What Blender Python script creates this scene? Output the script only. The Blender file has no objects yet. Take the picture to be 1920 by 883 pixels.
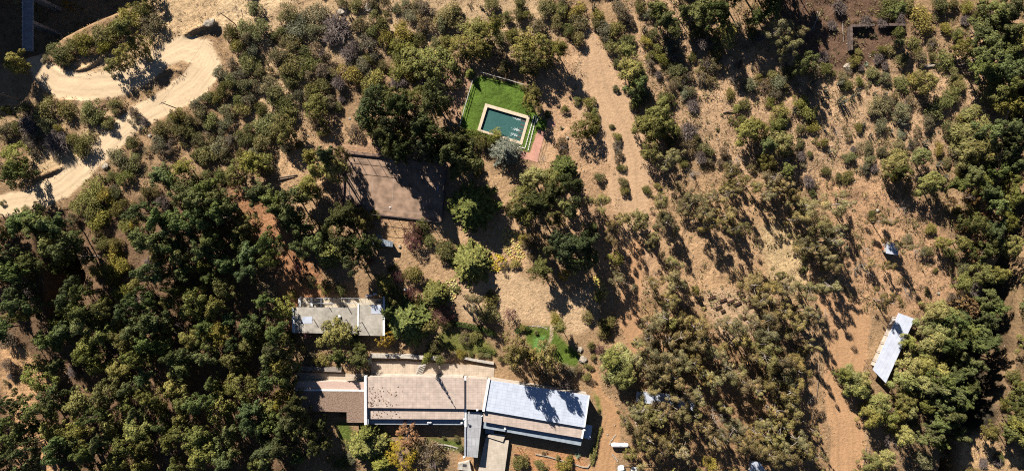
import bpy, bmesh, math, random
import numpy as np
from mathutils import Vector, Matrix
R_ = math.radians
# ------------------------------------------------------------------ camera, world, sun, exposure
S = 7.2                      # photograph pixels (1920 wide) per metre on the ground
CAMH = 1280.0 / S            # camera height for a 24 mm lens looking straight down
scn = bpy.context.scene
COL = scn.collection
cam_d = bpy.data.cameras.new('camera'); cam = bpy.data.objects.new('camera', cam_d); COL.objects.link(cam)
cam_d.lens = 24; cam_d.sensor_width = 36; cam_d.clip_start = 1; cam_d.clip_end = 8000
cam.location = (0, 0, CAMH); cam.rotation_euler = (0, 0, 0)
scn.camera = cam
SUN_EL = 32.0
SH = np.array([0.5, -0.866])            # direction shadows fall on the ground
sunv = Vector((-SH[0]*math.cos(R_(SUN_EL)), -SH[1]*math.cos(R_(SUN_EL)), math.sin(R_(SUN_EL))))
w = bpy.data.worlds.new('World'); scn.world = w; w.use_nodes = True
nt = w.node_tree; bg = nt.nodes['Background']; bg.inputs['Strength'].default_value = 0.05
sky = nt.nodes.new('ShaderNodeTexSky'); sky.sky_type = 'NISHITA'; sky.sun_disc = False
sky.sun_elevation = R_(SUN_EL); sky.sun_rotation = math.atan2(sunv.x, sunv.y); sky.altitude = 2500; sky.air_density = 0.6; sky.dust_density = 0.1; sky.ozone_density = 2.0
nt.links.new(sky.outputs[0], bg.inputs[0])
sl = bpy.data.lights.new('sun', 'SUN'); so = bpy.data.objects.new('sun', sl); COL.objects.link(so)
sl.energy = 5.0; sl.angle = R_(0.5); sl.color = (1.0, 0.94, 0.85)
so.rotation_euler = sunv.to_track_quat('Z', 'Y').to_euler()
so.location = (-60, 100, 120)
scn.view_settings.view_transform = 'Standard'; scn.view_settings.look = 'None'
scn.view_settings.gamma = 1; scn.view_settings.exposure = 1.15
scn.view_settings.use_curve_mapping = False
scn.render.engine = 'CYCLES'
scn.cycles.use_denoising = False; scn.cycles.filter_width = 1.1
scn.cycles.max_bounces = 4; scn.cycles.diffuse_bounces = 1; scn.cycles.glossy_bounces = 2
scn.cycles.transmission_bounces = 2; scn.cycles.transparent_max_bounces = 4
rng = np.random.default_rng(7); random.seed(7)

# ------------------------------------------------------------------ helpers
def W(px, py, z=0.0):
    """world point at height z that stands at photograph position px,py"""
    k = (CAMH - z) / CAMH / S
    return ((px - 960) * k, -(py - 441.5) * k)

def hash2(ix, iy, seed):
    h = (ix.astype(np.int64) * 374761393 + iy.astype(np.int64) * 668265263 + seed * 974634777) & 0x7fffffff
    h = ((h ^ (h >> 13)) * 1274126177) & 0x7fffffff
    h = (h ^ (h >> 16)) & 0xffffff
    return h / float(0xffffff)
def vnoise(x, y, seed=0):
    x = np.asarray(x, float); y = np.asarray(y, float)
    ix = np.floor(x); iy = np.floor(y); fx = x - ix; fy = y - iy
    fx = fx*fx*(3-2*fx); fy = fy*fy*(3-2*fy)
    a = hash2(ix, iy, seed); b = hash2(ix+1, iy, seed); c = hash2(ix, iy+1, seed); d = hash2(ix+1, iy+1, seed)
    return (a*(1-fx)+b*fx)*(1-fy) + (c*(1-fx)+d*fx)*fy
def fbm(x, y, seed=0, o=4):
    v = 0; a = 1; t = 0
    for i in range(o):
        v = v + a*vnoise(x*2**i, y*2**i, seed+i*17); t += a; a *= .5
    return v/t - 0.5
def sdist(px, py, poly):
    """signed distance (positive inside) in photo pixels"""
    px = np.asarray(px, float); py = np.asarray(py, float)
    d = np.full(px.shape, 1e9); ins = np.zeros(px.shape, bool)
    n = len(poly)
    for i in range(n):
        x0, y0 = poly[i]; x1, y1 = poly[(i+1) % n]
        dx, dy = x1-x0, y1-y0; L = dx*dx+dy*dy + 1e-9
        t = np.clip(((px-x0)*dx+(py-y0)*dy)/L, 0, 1)
        d = np.minimum(d, np.hypot(px-x0-t*dx, py-y0-t*dy))
        if y0 != y1:
            c = ((y0 > py) != (y1 > py)) & (px < (x1-x0)*(py-y0)/(y1-y0) + x0)
            ins ^= c
    return np.where(ins, d, -d)
def ldist(px, py, pl, wd=None):
    """distance to a polyline, with the signed lateral offset and the place along it"""
    px = np.asarray(px, float); py = np.asarray(py, float)
    d = np.full(px.shape, 1e9); lat = np.zeros(px.shape); wv = np.zeros(px.shape); al = np.zeros(px.shape); acc = 0
    for i in range(len(pl)-1):
        x0, y0 = pl[i][:2]; x1, y1 = pl[i+1][:2]
        dx, dy = x1-x0, y1-y0; L = math.hypot(dx, dy)+1e-9
        t = np.clip(((px-x0)*dx+(py-y0)*dy)/L/L, 0, 1)
        dd = np.hypot(px-x0-t*dx, py-y0-t*dy)
        m = dd < d
        d = np.where(m, dd, d)
        lat = np.where(m, ((px-x0)*dy-(py-y0)*dx)/L, lat)
        al = np.where(m, acc+t*L, al); acc += L
        if len(pl[i]) > 2:
            wv = np.where(m, pl[i][2]*(1-t)+pl[i+1][2]*t, wv)
    return d, lat, wv, al
def sm(a, b, x):
    t = np.clip((x-a)/(b-a), 0, 1); return t*t*(3-2*t)

# ------------------------------------------------------------------ tagging and mesh helpers
def tag(o, label=None, cat=None, group=None, kind=None):
    if label: o['label'] = label
    if cat: o['category'] = cat
    if group: o['group'] = group
    if kind: o['kind'] = kind
    return o
def thing(name, label, cat, loc=(0, 0, 0), rz=0, group=None):
    o = bpy.data.objects.new(name, None); COL.objects.link(o)
    o.empty_display_size = .3
    o.location = loc; o.rotation_euler = (0, 0, rz)
    return tag(o, label, cat, group)
def link(name, me, parent=None, loc=None):
    o = bpy.data.objects.new(name, me); COL.objects.link(o)
    if parent: o.parent = parent
    if loc is not None: o.location = loc
    return o
def npmesh(name, V, F, mats, vattr=None, mi=None, smooth=False):
    """mesh from arrays: V (n,3), F list of quads array (m,4) and/or triangles"""
    V = np.asarray(V, np.float32); F = np.asarray(F, np.int32)
    me = bpy.data.meshes.new(name)
    m, k = F.shape
    me.vertices.add(len(V)); me.vertices.foreach_set('co', V.ravel())
    me.loops.add(m*k); me.loops.foreach_set('vertex_index', F.ravel())
    me.polygons.add(m); me.polygons.foreach_set('loop_start', np.arange(0, m*k, k, dtype=np.int32))
    try: me.polygons.foreach_set('loop_total', np.full(m, k, np.int32))
    except Exception: pass
    for mt in mats: me.materials.append(mt)
    if mi is not None: me.polygons.foreach_set('material_index', np.asarray(mi, np.int32))
    if smooth: me.polygons.foreach_set('use_smooth', np.ones(m, bool))
    if vattr is not None:
        a = me.attributes.new('v', 'FLOAT', 'FACE'); a.data.foreach_set('value', np.asarray(vattr, np.float32))
    me.update(calc_edges=True)
    return me
class MB:
    """collects boxes, prisms and tubes into one mesh"""
    def __init__(s): s.V = []; s.F = []
    def add(s, vs, fs):
        n = len(s.V); s.V += [tuple(v) for v in vs]; s.F += [tuple(n+i for i in f) for f in fs]; return s
    def box(s, cx, cy, z0, z1, sx, sy, a=0):
        c, q = math.cos(a), math.sin(a); P = []
        for z in (z0, z1):
            for ux, uy in ((-.5, -.5), (.5, -.5), (.5, .5), (-.5, .5)):
                x, y = ux*sx, uy*sy; P.append((cx+x*c-y*q, cy+x*q+y*c, z))
        return s.add(P, [(3, 2, 1, 0), (4, 5, 6, 7), (0, 1, 5, 4), (1, 2, 6, 5), (2, 3, 7, 6), (3, 0, 4, 7)])
    def prism(s, poly, z0, z1, z1s=None):
        n = len(poly)
        ar = sum(poly[i][0]*poly[(i+1) % n][1]-poly[(i+1) % n][0]*poly[i][1] for i in range(n))
        zs = list(z1s) if z1s else [z1]*n
        if ar < 0: poly = poly[::-1]; zs = zs[::-1]
        P = [(x, y, z0) for x, y in poly] + [(p[0], p[1], z) for p, z in zip(poly, zs)]
        return s.add(P, [tuple(range(n))[::-1], tuple(range(n, 2*n))] + [(i, (i+1) % n, n+(i+1) % n, n+i) for i in range(n)])
    def bar(s, p, q, w_, h_=None):
        """a box beam between two points"""
        p = Vector(p); q = Vector(q); d = (q-p); L = d.length; h_ = h_ or w_
        z = d.normalized(); up = Vector((0, 0, 1)) if abs(z.z) < .95 else Vector((1, 0, 0))
        x = z.cross(up).normalized(); y = x.cross(z)
        P = [p+x*a*w_/2+y*b*h_/2+z*t*L for t in (0, 1) for a, b in ((-1, -1), (1, -1), (1, 1), (-1, 1))]
        return s.add(P, [(0, 1, 2, 3), (7, 6, 5, 4), (4, 5, 1, 0), (5, 6, 2, 1), (6, 7, 3, 2), (7, 4, 0, 3)])
    def tube(s, pts, rad, n=6, cap=True):
        pts = [Vector(p) for p in pts]; m = len(pts); base = len(s.V)
        if not hasattr(rad, '__len__'): rad = [rad]*m
        for i, p in enumerate(pts):
            d = (pts[min(i+1, m-1)]-pts[max(i-1, 0)]).normalized()
            up = Vector((0, 0, 1)) if abs(d.z) < .9 else Vector((1, 0, 0))
            x = d.cross(up).normalized(); y = x.cross(d)
            for k in range(n):
                a = 2*math.pi*k/n; s.V.append(tuple(p+(x*math.cos(a)+y*math.sin(a))*rad[i]))
        for i in range(m-1):
            for k in range(n):
                a = base+i*n+k; b = base+i*n+(k+1) % n
                s.F.append((a, b, b+n, a+n))
        if cap:
            s.F.append(tuple(base+k for k in range(n))[::-1]); s.F.append(tuple(base+(m-1)*n+k for k in range(n)))
        return s
    def mesh(s, name, mat, bevel=0, smooth=False):
        me = bpy.data.meshes.new(name); me.from_pydata(s.V, [], s.F); me.materials.append(mat)
        bm = bmesh.new(); bm.from_mesh(me)
        bmesh.ops.recalc_face_normals(bm, faces=bm.faces)
        if bevel: bmesh.ops.bevel(bm, geom=[e for e in bm.edges if e.is_manifold and e.calc_face_angle(0) > .5], offset=bevel, segments=2, affect='EDGES')
        bm.to_mesh(me); bm.free()
        if smooth:
            for p in me.polygons: p.use_smooth = True
        return me
    def build(s, name, mat, parent=None, bevel=0, smooth=False, loc=None):
        return link(name, s.mesh(name, mat, bevel, smooth), parent, loc)

# ------------------------------------------------------------------ materials
def mat(name, col, rough=.85, noise=0.18, scale=3.0, col2=None, spec=.3, metal=0, bump=0, coord='Object'):
    m = bpy.data.materials.new(name); m.use_nodes = True; t = m.node_tree; b = t.nodes['Principled BSDF']
    b.inputs['Roughness'].default_value = rough; b.inputs['Metallic'].default_value = metal
    b.inputs['Specular IOR Level'].default_value = spec
    tc = t.nodes.new('ShaderNodeTexCoord')
    n1 = t.nodes.new('ShaderNodeTexNoise'); n1.inputs['Scale'].default_value = scale; n1.inputs['Detail'].default_value = 6
    t.links.new(tc.outputs[coord], n1.inputs['Vector'])
    cr = t.nodes.new('ShaderNodeMix'); cr.data_type = 'RGBA'
    c2 = col2 or tuple(c*(1-noise*1.6) for c in col)
    cr.inputs[6].default_value = (*[min(1, c*(1+noise*.5)) for c in col], 1); cr.inputs[7].default_value = (*c2, 1)
    rmp = t.nodes.new('ShaderNodeMapRange'); rmp.inputs[1].default_value = .35; rmp.inputs[2].default_value = .7
    t.links.new(n1.outputs[0], rmp.inputs[0]); t.links.new(rmp.outputs[0], cr.inputs[0])
    t.links.new(cr.outputs[2], b.inputs['Base Color'])
    if bump:
        bp = t.nodes.new('ShaderNodeBump'); bp.inputs['Strength'].default_value = bump; bp.inputs['Distance'].default_value = .05
        t.links.new(n1.outputs[0], bp.inputs['Height']); t.links.new(bp.outputs[0], b.inputs['Normal'])
    m['mix'] = 1
    return m
def brickmat(name, col, line, w_, h_, rot=0, mortar=.04, rough=.8, var=.08, off=0.5, stain=.25, spec=.3):
    m = bpy.data.materials.new(name); m.use_nodes = True; t = m.node_tree; b = t.nodes['Principled BSDF']
    b.inputs['Roughness'].default_value = rough; b.inputs['Specular IOR Level'].default_value = spec
    tc = t.nodes.new('ShaderNodeTexCoord'); mp = t.nodes.new('ShaderNodeMapping'); mp.inputs['Rotation'].default_value[2] = rot
    br = t.nodes.new('ShaderNodeTexBrick'); br.offset = off
    br.inputs['Color1'].default_value = (*col, 1); br.inputs['Color2'].default_value = (*[c*(1-var) for c in col], 1)
    br.inputs['Mortar'].default_value = (*line, 1); br.inputs['Scale'].default_value = 1
    br.inputs['Mortar Size'].default_value = mortar; br.inputs['Brick Width'].default_value = w_; br.inputs['Row Height'].default_value = h_
    t.links.new(tc.outputs['Object'], mp.inputs[0]); t.links.new(mp.outputs[0], br.inputs[0])
    n1 = t.nodes.new('ShaderNodeTexNoise'); n1.inputs['Scale'].default_value = .7; n1.inputs['Detail'].default_value = 8; n1.inputs['Roughness'].default_value = .65
    t.links.new(tc.outputs['Object'], n1.inputs['Vector'])
    rmp = t.nodes.new('ShaderNodeMapRange'); rmp.inputs[1].default_value = .35; rmp.inputs[2].default_value = .7
    rmp.inputs[3].default_value = 1+stain*.25; rmp.inputs[4].default_value = 1-stain
    t.links.new(n1.outputs[0], rmp.inputs[0])
    mx = t.nodes.new('ShaderNodeVectorMath'); mx.operation = 'SCALE'
    t.links.new(br.outputs[0], mx.inputs[0]); t.links.new(rmp.outputs[0], mx.inputs['Scale'])
    t.links.new(mx.outputs[0], b.inputs['Base Color'])
    return m
def leafmat(name, transl=.13, rough=.6):
    """leaf colour comes from the object's own colour, varied leaf by leaf"""
    m = bpy.data.materials.new(name); m.use_nodes = True; t = m.node_tree
    for n in list(t.nodes): t.nodes.remove(n)
    out = t.nodes.new('ShaderNodeOutputMaterial'); oi = t.nodes.new('ShaderNodeObjectInfo')
    at = t.nodes.new('ShaderNodeAttribute'); at.attribute_name = 'v'
    mr = t.nodes.new('ShaderNodeMapRange'); mr.inputs[3].default_value = .55; mr.inputs[4].default_value = 1.6
    t.links.new(at.outputs['Fac'], mr.inputs[0])
    sc = t.nodes.new('ShaderNodeVectorMath'); sc.operation = 'SCALE'
    t.links.new(oi.outputs['Color'], sc.inputs[0]); t.links.new(mr.outputs[0], sc.inputs['Scale'])
    # some leaves turn drier
    gt = t.nodes.new('ShaderNodeMath'); gt.operation = 'GREATER_THAN'; gt.inputs[1].default_value = .86
    t.links.new(at.outputs['Fac'], gt.inputs[0])
    ml = t.nodes.new('ShaderNodeMath'); ml.operation = 'MULTIPLY'; ml.inputs[1].default_value = .5; t.links.new(gt.outputs[0], ml.inputs[0])
    mx = t.nodes.new('ShaderNodeMix'); mx.data_type = 'RGBA'; t.links.new(ml.outputs[0], mx.inputs[0])
    tint = t.nodes.new('ShaderNodeVectorMath'); tint.operation = 'MULTIPLY'; tint.inputs[1].default_value = (1.7, 1.25, .9)
    t.links.new(sc.outputs[0], tint.inputs[0])
    t.links.new(sc.outputs[0], mx.inputs[6]); t.links.new(tint.outputs[0], mx.inputs[7])
    p = t.nodes.new('ShaderNodeBsdfPrincipled'); p.inputs['Roughness'].default_value = rough; p.inputs['Specular IOR Level'].default_value = .08
    tr = t.nodes.new('ShaderNodeBsdfTranslucent'); ms = t.nodes.new('ShaderNodeMixShader'); ms.inputs[0].default_value = transl
    t.links.new(mx.outputs[2], p.inputs['Base Color']); t.links.new(mx.outputs[2], tr.inputs['Color'])
    t.links.new(p.outputs[0], ms.inputs[1]); t.links.new(tr.outputs[0], ms.inputs[2]); t.links.new(ms.outputs[0], out.inputs[0])
    return m
LEAF = leafmat('leaf'); LEAFD = leafmat('dry_leaf', .12, .8)
BARK = mat('bark', (.13, .09, .065), .9, .3, 4); PALE = mat('pale_bark', (.30, .25, .21), .9, .3, 3)
TWIG = mat('twig_bark', (.20, .155, .135), .9, .3, 3); CHAR = mat('charred_bark', (.05, .04, .036), .9, .3, 3)
WHITE = mat('white_paint', (.66, .66, .66), .5, .1, 1.5); METALW = mat('white_metal', (.42, .45, .52), .45, .12, .6, spec=.5)
TIMBER = mat('dark_timber', (.05, .022, .014), .8, .3, 5); WOOD = mat('weathered_wood', (.23, .16, .11), .85, .3, 4)
STEEL = mat('dark_steel', (.05, .05, .055), .5, .2, 5); GREYP = mat('grey_paint', (.30, .32, .35), .6, .15, 2)
STONE = mat('pale_stone', (.33, .28, .22), .9, .3, 2.5, bump=.5); WALLM = mat('plaster_wall', (.42, .36, .30), .85, .2, .8)
CONC = mat('concrete', (.40, .36, .31), .85, .25, 1.2)
GLASSD = mat('dark_glass', (.02, .03, .04), .08, .1, 1, spec=.6)
CAT_UNITS = {}
# ------------------------------------------------------------------ terrain
ROAD = [(x_, y_, w_*1.15) for x_, y_, w_ in [(-60, 402, 19), (0, 386, 19), (60, 375, 20), (115, 348, 22), (168, 303, 20), (213, 258, 19), (262, 217, 20), (318, 188, 22), (362, 160, 26), (388, 126, 26),
        (375, 98, 24), (342, 90, 21), (306, 106, 19), (270, 135, 20), (222, 157, 23), (165, 163, 25), (112, 157, 23), (80, 135, 20), (60, 108, 12), (50, 88, 8)]]
TRACK = [(1100, 40, 8), (1112, 90, 20), (1120, 140, 36), (1128, 190, 52), (1160, 240, 42), (1180, 300, 36), (1180, 360, 40), (1190, 420, 30), (1200, 470, 20)]
TRACK2 = [(1195, 460, 16), (1186, 530, 20), (1178, 590, 22), (1190, 640, 19), (1200, 690, 9)]
TRACK3 = [(1112, 690, 8), (1122, 740, 12), (1150, 780, 18), (1138, 830, 24), (1125, 900, 26)]
TRACK4 = [(1530, 500, 8), (1545, 560, 16), (1590, 600, 44), (1590, 670, 38), (1565, 720, 28), (1590, 800, 32), (1590, 900, 34)]
GULLY_E = [(1940, 160, 20), (1915, 260, 24), (1912, 380, 16), (1900, 470, 12), (1876, 560, 26), (1858, 660, 36), (1826, 745, 30), (1788, 820, 12), (1775, 900, 12)]
GULLY_W = [(90, 440, 16), (120, 520, 22), (110, 600, 14)]
POOL_IN = [(914, 201.5), (987.4, 223), (975.2, 265.2), (900.9, 243.4)]
POOL_OUT = [(910, 194.1), (993.9, 218.2), (978.8, 272), (894.5, 246.2)]
FLATS = [[(630, 275), (845, 295), (835, 430), (630, 405)], [(858, 140), (900, 130), (1045, 165), (1040, 250), (1010, 310), (850, 255)],
         [(535, 540), (740, 540), (740, 640), (535, 640)], [(540, 660), (930, 660), (1120, 700), (1135, 883), (640, 883), (640, 830), (540, 800)],
         [(1180, 725), (1320, 735), (1320, 790), (1180, 765)], [(1680, 575), (1730, 590), (1670, 730), (1625, 700)], [(1650, 445), (1700, 445), (1695, 490), (1650, 490)],
         [(865, 500), (1110, 520), (1120, 700), (800, 700), (790, 640)], [(1130, 815), (1260, 815), (1260, 890), (1120, 890)], [(670, 435), (745, 435), (745, 475), (670, 475)],
         [(1320, 540), (1430, 540), (1430, 605), (1320, 605)], [(30, -30), (75, -30), (75, 110), (30, 110)]]
BANKS = [  # low earth banks and cut edges beside the roads (polyline, height, half width)
    ([(92, 124), (108, 138), (128, 138), (160, 128), (190, 110)], .8, 3.2), ([(285, 150), (305, 137), (325, 130), (338, 134)], .8, 3.0), ([(338, 146), (325, 160), (300, 178), (285, 188)], .6, 2.6),
    ([(346, 70), (365, 58), (388, 50), (402, 42)], 1.2, 4.5), ([(70, 333), (105, 320), (140, 305)], .8, 3), ([(50, 186), (110, 190), (165, 188), (215, 176)], .45, 2.5),
    ([(95, 400), (130, 388)], .4, 2.5), ([(1600, 40), (1660, 40)], .6, 4), ([(1800, 60), (1830, 200)], .5, 10),
    ([(0, 198), (40, 194), (80, 192)], .4, 3), ([(1350, 60), (1400, 200), (1480, 330)], .7, 14), ([(1800, 300), (1840, 420)], .8, 10),
    ([(480, 60), (560, 130), (640, 160)], .8, 16), ([(1500, 270), (1600, 360)], .6, 12)]
CREST = [(-900, 250), (-330, 60), (-120, -20), (-58, -48), (-35, -150), (-5, -240), (25, -330), (60, -600), (700, -900), (-900, -900)]
def terrain(X, Y):
    X = np.asarray(X, float); Y = np.asarray(Y, float)
    px = X*S+960; py = 441.5-Y*S
    far = sm(0, 400, np.maximum(np.abs(px-960)-1100, np.abs(py-441)-600))
    fl = np.zeros(px.shape)
    for f in FLATS: fl = np.maximum(fl, sm(-14, 2, sdist(px, py, f)))
    z = fbm(X/11, Y/11, 3, 3)*.9 + fbm(X/2.6, Y/2.6, 9, 3)*.5
    rd = np.zeros(px.shape)
    for R in (ROAD, TRACK, TRACK2, TRACK3, TRACK4):
        d, lat, wv, al = ldist(px, py, R); rd = np.maximum(rd, 1-sm(wv-6, wv+6, d))
    z = z*(1-.88*rd)
    for b in BANKS:
        d, *_ = ldist(px, py, b[0]); wb = b[2]*(1+.5*fbm(px/14, py/14, 31, 2)); z = z + b[1]*np.exp(-(d/wb)**2)*(1-.9*rd)
    z = z*(1-fl)
    # canyon in the north west, under the bridge
    edge = [(-400, 230), (20, 118), (66, 108), (92, 96), (118, 74), (160, 52), (212, 30), (262, 8), (330, -40), (420, -160), (300, -400), (-500, -400)]
    c = sdist(px, py, edge)
    z = z - 12*sm(-3, 42, c)
    h = sdist(px, py, CREST)
    z = z + (37+8*fbm(X/14, Y/14, 77, 3))*sm(-26, 34, h+10*fbm(X/6, Y/6, 5, 3))
    d, lat, wv, al = ldist(px, py, GULLY_E); z = z - 15*(1-sm(wv*.85, wv*1.5, d))
    d, lat, wv, al = ldist(px, py, GULLY_W); z = z - 11*(1-sm(wv*.4, wv*1.9, d))
    z = z + far*(fbm(X/160, Y/160, 55, 3)*60)
    return z
def Tz(x, y): return float(terrain(np.array([x]), np.array([y]))[0])

EARTH = []   # (polygon, colour, softness)
def E_(poly, col, soft=14, amt=1.0): EARTH.append((poly, col, soft, amt))
base_c = (.270, .180, .108)
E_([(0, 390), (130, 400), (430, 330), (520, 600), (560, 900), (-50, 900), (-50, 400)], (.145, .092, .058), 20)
E_([(250, -60), (560, -60), (520, 30), (430, 60), (390, 50), (330, 75), (270, 110), (255, 50)], (.46, .33, .205), 12)
E_([(120, 120), (200, 95), (300, 60), (340, 75), (280, 120), (190, 140)], (.46, .33, .20), 8)
E_([(40, 330), (60, 280), (130, 262), (200, 215), (245, 225), (200, 270), (140, 310)], (.47, .34, .21), 8)
E_([(0, 200), (20, 185), (120, 195), (180, 195), (160, 240), (60, 250), (-40, 260)], (.33, .23, .14), 12)
E_([(430, 60), (560, 0), (1000, -40), (1060, 40), (980, 110), (800, 90), (620, 120), (560, 250), (480, 220)], (.42, .305, .195), 24, .8)
E_([(560, 240), (700, 250), (700, 280), (640, 300), (600, 400), (520, 380), (500, 300)], (.40, .265, .16), 12)
E_([(430, 350), (480, 360), (560, 450), (600, 520), (620, 560), (540, 620), (520, 540), (480, 470)], (.30, .155, .085), 12)
E_([(820, 150), (870, 130), (905, 140), (870, 245), (820, 215)], (.31, .195, .13), 10)
E_([(620, 265), (700, 265), (850, 290), (850, 440), (700, 440), (620, 420)], (.30, .19, .125), 10)
E_([(700, 420), (860, 410), (960, 420), (1000, 480), (980, 520), (860, 560), (780, 600), (720, 520)], (.36, .24, .145), 14)
E_([(900, 300), (960, 330), (980, 420), (1010, 450), (960, 470), (930, 400)], (.37, .245, .145), 12)
E_([(880, 520), (960, 505), (1060, 555), (1110, 540), (1120, 610), (1060, 625), (990, 605), (880, 600), (850, 560)], (.41, .29, .185), 8)
E_([(1020, 100), (1090, 70), (1180, 120), (1240, 260), (1260, 400), (1280, 520), (1180, 560), (1100, 470), (1010, 330), (1000, 180)], (.37, .24, .15), 14)
E_([(1080, 110), (1140, 110), (1180, 200), (1215, 330), (1180, 360), (1140, 260), (1090, 200)], (.385, .275, .185), 18, .9)
E_([(1170, -40), (1340, -40), (1420, 90), (1600, 110), (1900, 40), (1840, 240), (1700, 330), (1480, 350), (1340, 330), (1200, 180)], (.385, .258, .165), 26, .9)
E_([(1400, -60), (1700, -60), (1710, 35), (1650, 125), (1560, 140), (1470, 80)], (.115, .070, .050), 12)
E_([(392, 40), (425, 62), (470, 40), (545, 8), (620, -40), (440, -40), (405, 10)], (.52, .385, .245), 8)
E_([(1280, 340), (1480, 330), (1540, 480), (1500, 640), (1300, 620), (1230, 480)], (.36, .235, .14), 22)
E_([(1420, 425), (1485, 420), (1505, 480), (1512, 530), (1480, 560), (1440, 520)], (.43, .315, .185), 12)
E_([(1530, 330), (1640, 330), (1740, 380), (1790, 470), (1800, 560), (1700, 600), (1560, 560), (1560, 420)], (.37, .23, .14), 14)
E_([(1180, 560), (1500, 640), (1560, 900), (1180, 900)], (.28, .175, .10), 26)
E_([(1320, 545), (1420, 545), (1420, 610), (1400, 660), (1350, 640), (1320, 580)], (.40, .28, .185), 10)
E_([(1730, 600), (1950, 500), (1950, 900), (1700, 900), (1680, 740)], (.20, .135, .080), 20)
E_([(1800, 540), (1900, 500), (1900, 640), (1860, 800), (1780, 830), (1770, 700)], (.032, .027, .02), 12)  # gully floor: shade and dark foliage put into a near-black earth colour
E_([(1800, 830), (1850, 820), (1920, 860), (1900, 900), (1800, 900)], (.42, .28, .16), 12)
E_([(0, 640), (30, 640), (75, 680), (120, 700), (60, 750), (90, 830), (115, 900), (40, 900), (20, 780), (0, 720)], (.42, .26, .145), 10)
E_([(960, 835), (1100, 850), (1108, 900), (960, 900)], (.375, .20, .105), 8)
E_([(860, 855), (910, 820), (900, 900), (850, 900)], (.36, .22, .125), 8)
LAWNS = [  # (polygon, colour, softness)
    ([(985, 620), (1000, 612), (1032, 612), (1060, 640), (1092, 668), (1080, 690), (1050, 680), (1010, 672), (985, 640)], (.09, .135, .024), 5),
    ([(1003, 632), (1022, 630), (1026, 655), (1010, 664), (1000, 650)], (.11, .22, .06), 5),
    ([(818, 628), (840, 616), (900, 628), (930, 655), (928, 668), (850, 662), (820, 650)], (.12, .125, .036), 8),
    ([(630, 792), (650, 790), (668, 815), (700, 830), (660, 850), (635, 820)], (.08, .105, .025), 6),
    ([(800, 818), (840, 822), (866, 822), (866, 848), (830, 842), (800, 832)], (.085, .11, .028), 6),
    ([(868, 200), (888, 151), (897, 141), (980, 160), (1003, 208), (1027, 229), (1022, 245), (1008, 245), (992, 287), (975, 283), (972, 276), (917, 258), (868, 250), (861, 242)], (.082, .138, .024), 2),
    ([(1030, 609), (1037, 611), (1035, 636), (1029, 656), (1022, 668), (1018, 662), (1025, 648), (1030, 632)], (.34, .27, .19), 1.5),
    ([(1112, 735), (1124, 745), (1128, 775), (1118, 760)], (.13, .15, .04), 4)]
def ground_colour(X, Y):
    px = X*S+960; py = 441.5-Y*S
    wx = px + 22*fbm(px/34, py/34, 41, 4); wy = py + 22*fbm(px/34, py/34, 43, 4)
    C = np.zeros(px.shape+(3,)); C[:] = base_c; SM = np.zeros(px.shape)
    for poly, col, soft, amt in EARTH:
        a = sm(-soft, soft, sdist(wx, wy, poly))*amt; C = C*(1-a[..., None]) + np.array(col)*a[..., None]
    lx = px + 5*fbm(px/8, py/8, 51, 3); ly = py + 5*fbm(px/8, py/8, 53, 3)
    var = 1 + .42*fbm(px/60, py/60, 61, 4) + .42*fbm(px/9, py/9, 63, 4)
    C = C*var[..., None]
    def road(R, col, streak, edge=5):
        d, lat, wv, al = ldist(px, py, R)
        dd = d + 7*fbm(px/18, py/18, 71, 3)
        a = 1-sm(wv-edge, wv+edge*.4, dd)
        tr = (fbm(lat/3.1+40, al/120, 81, 4)+.6*fbm(lat/1.4+10, al/60, 82, 2))*streak + .16*fbm(px/20, py/20, 83, 4)
        rut = -0.14*np.exp(-((np.abs(lat+wv*.1)-wv*.42)/2.2)**2)*(streak > .2)
        c = np.array(col)*(1+tr+rut)[..., None]
        berm = 1+.10*np.exp(-((d-wv)/4)**2)
        return a, c*berm[..., None]
    for R, col, st in ((TRACK, (.40, .27, .175), .22), (TRACK2, (.36, .215, .125), .24), (TRACK3, (.36, .215, .12), .3), (TRACK4, (.37, .225, .13), .22), (ROAD, (.53, .41, .285), .42)):
        a, c = road(R, col, st); C = C*(1-a[..., None]) + c*a[..., None]; SM = np.maximum(SM, a*(.8 if R is ROAD else .45))
    for poly, col, soft in LAWNS:
        a = sm(-soft, soft, sdist(lx, ly, poly)); v = 1+.8*fbm(px/14, py/14, 91, 3)+.45*fbm(px/3, py/3, 93, 2)
        C = C*(1-a[..., None]) + (np.array(col)*v[..., None])*a[..., None]
    C = C*np.array([1.02, .985, .90])
    return np.clip(C, .01, .8), 1-SM
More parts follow.
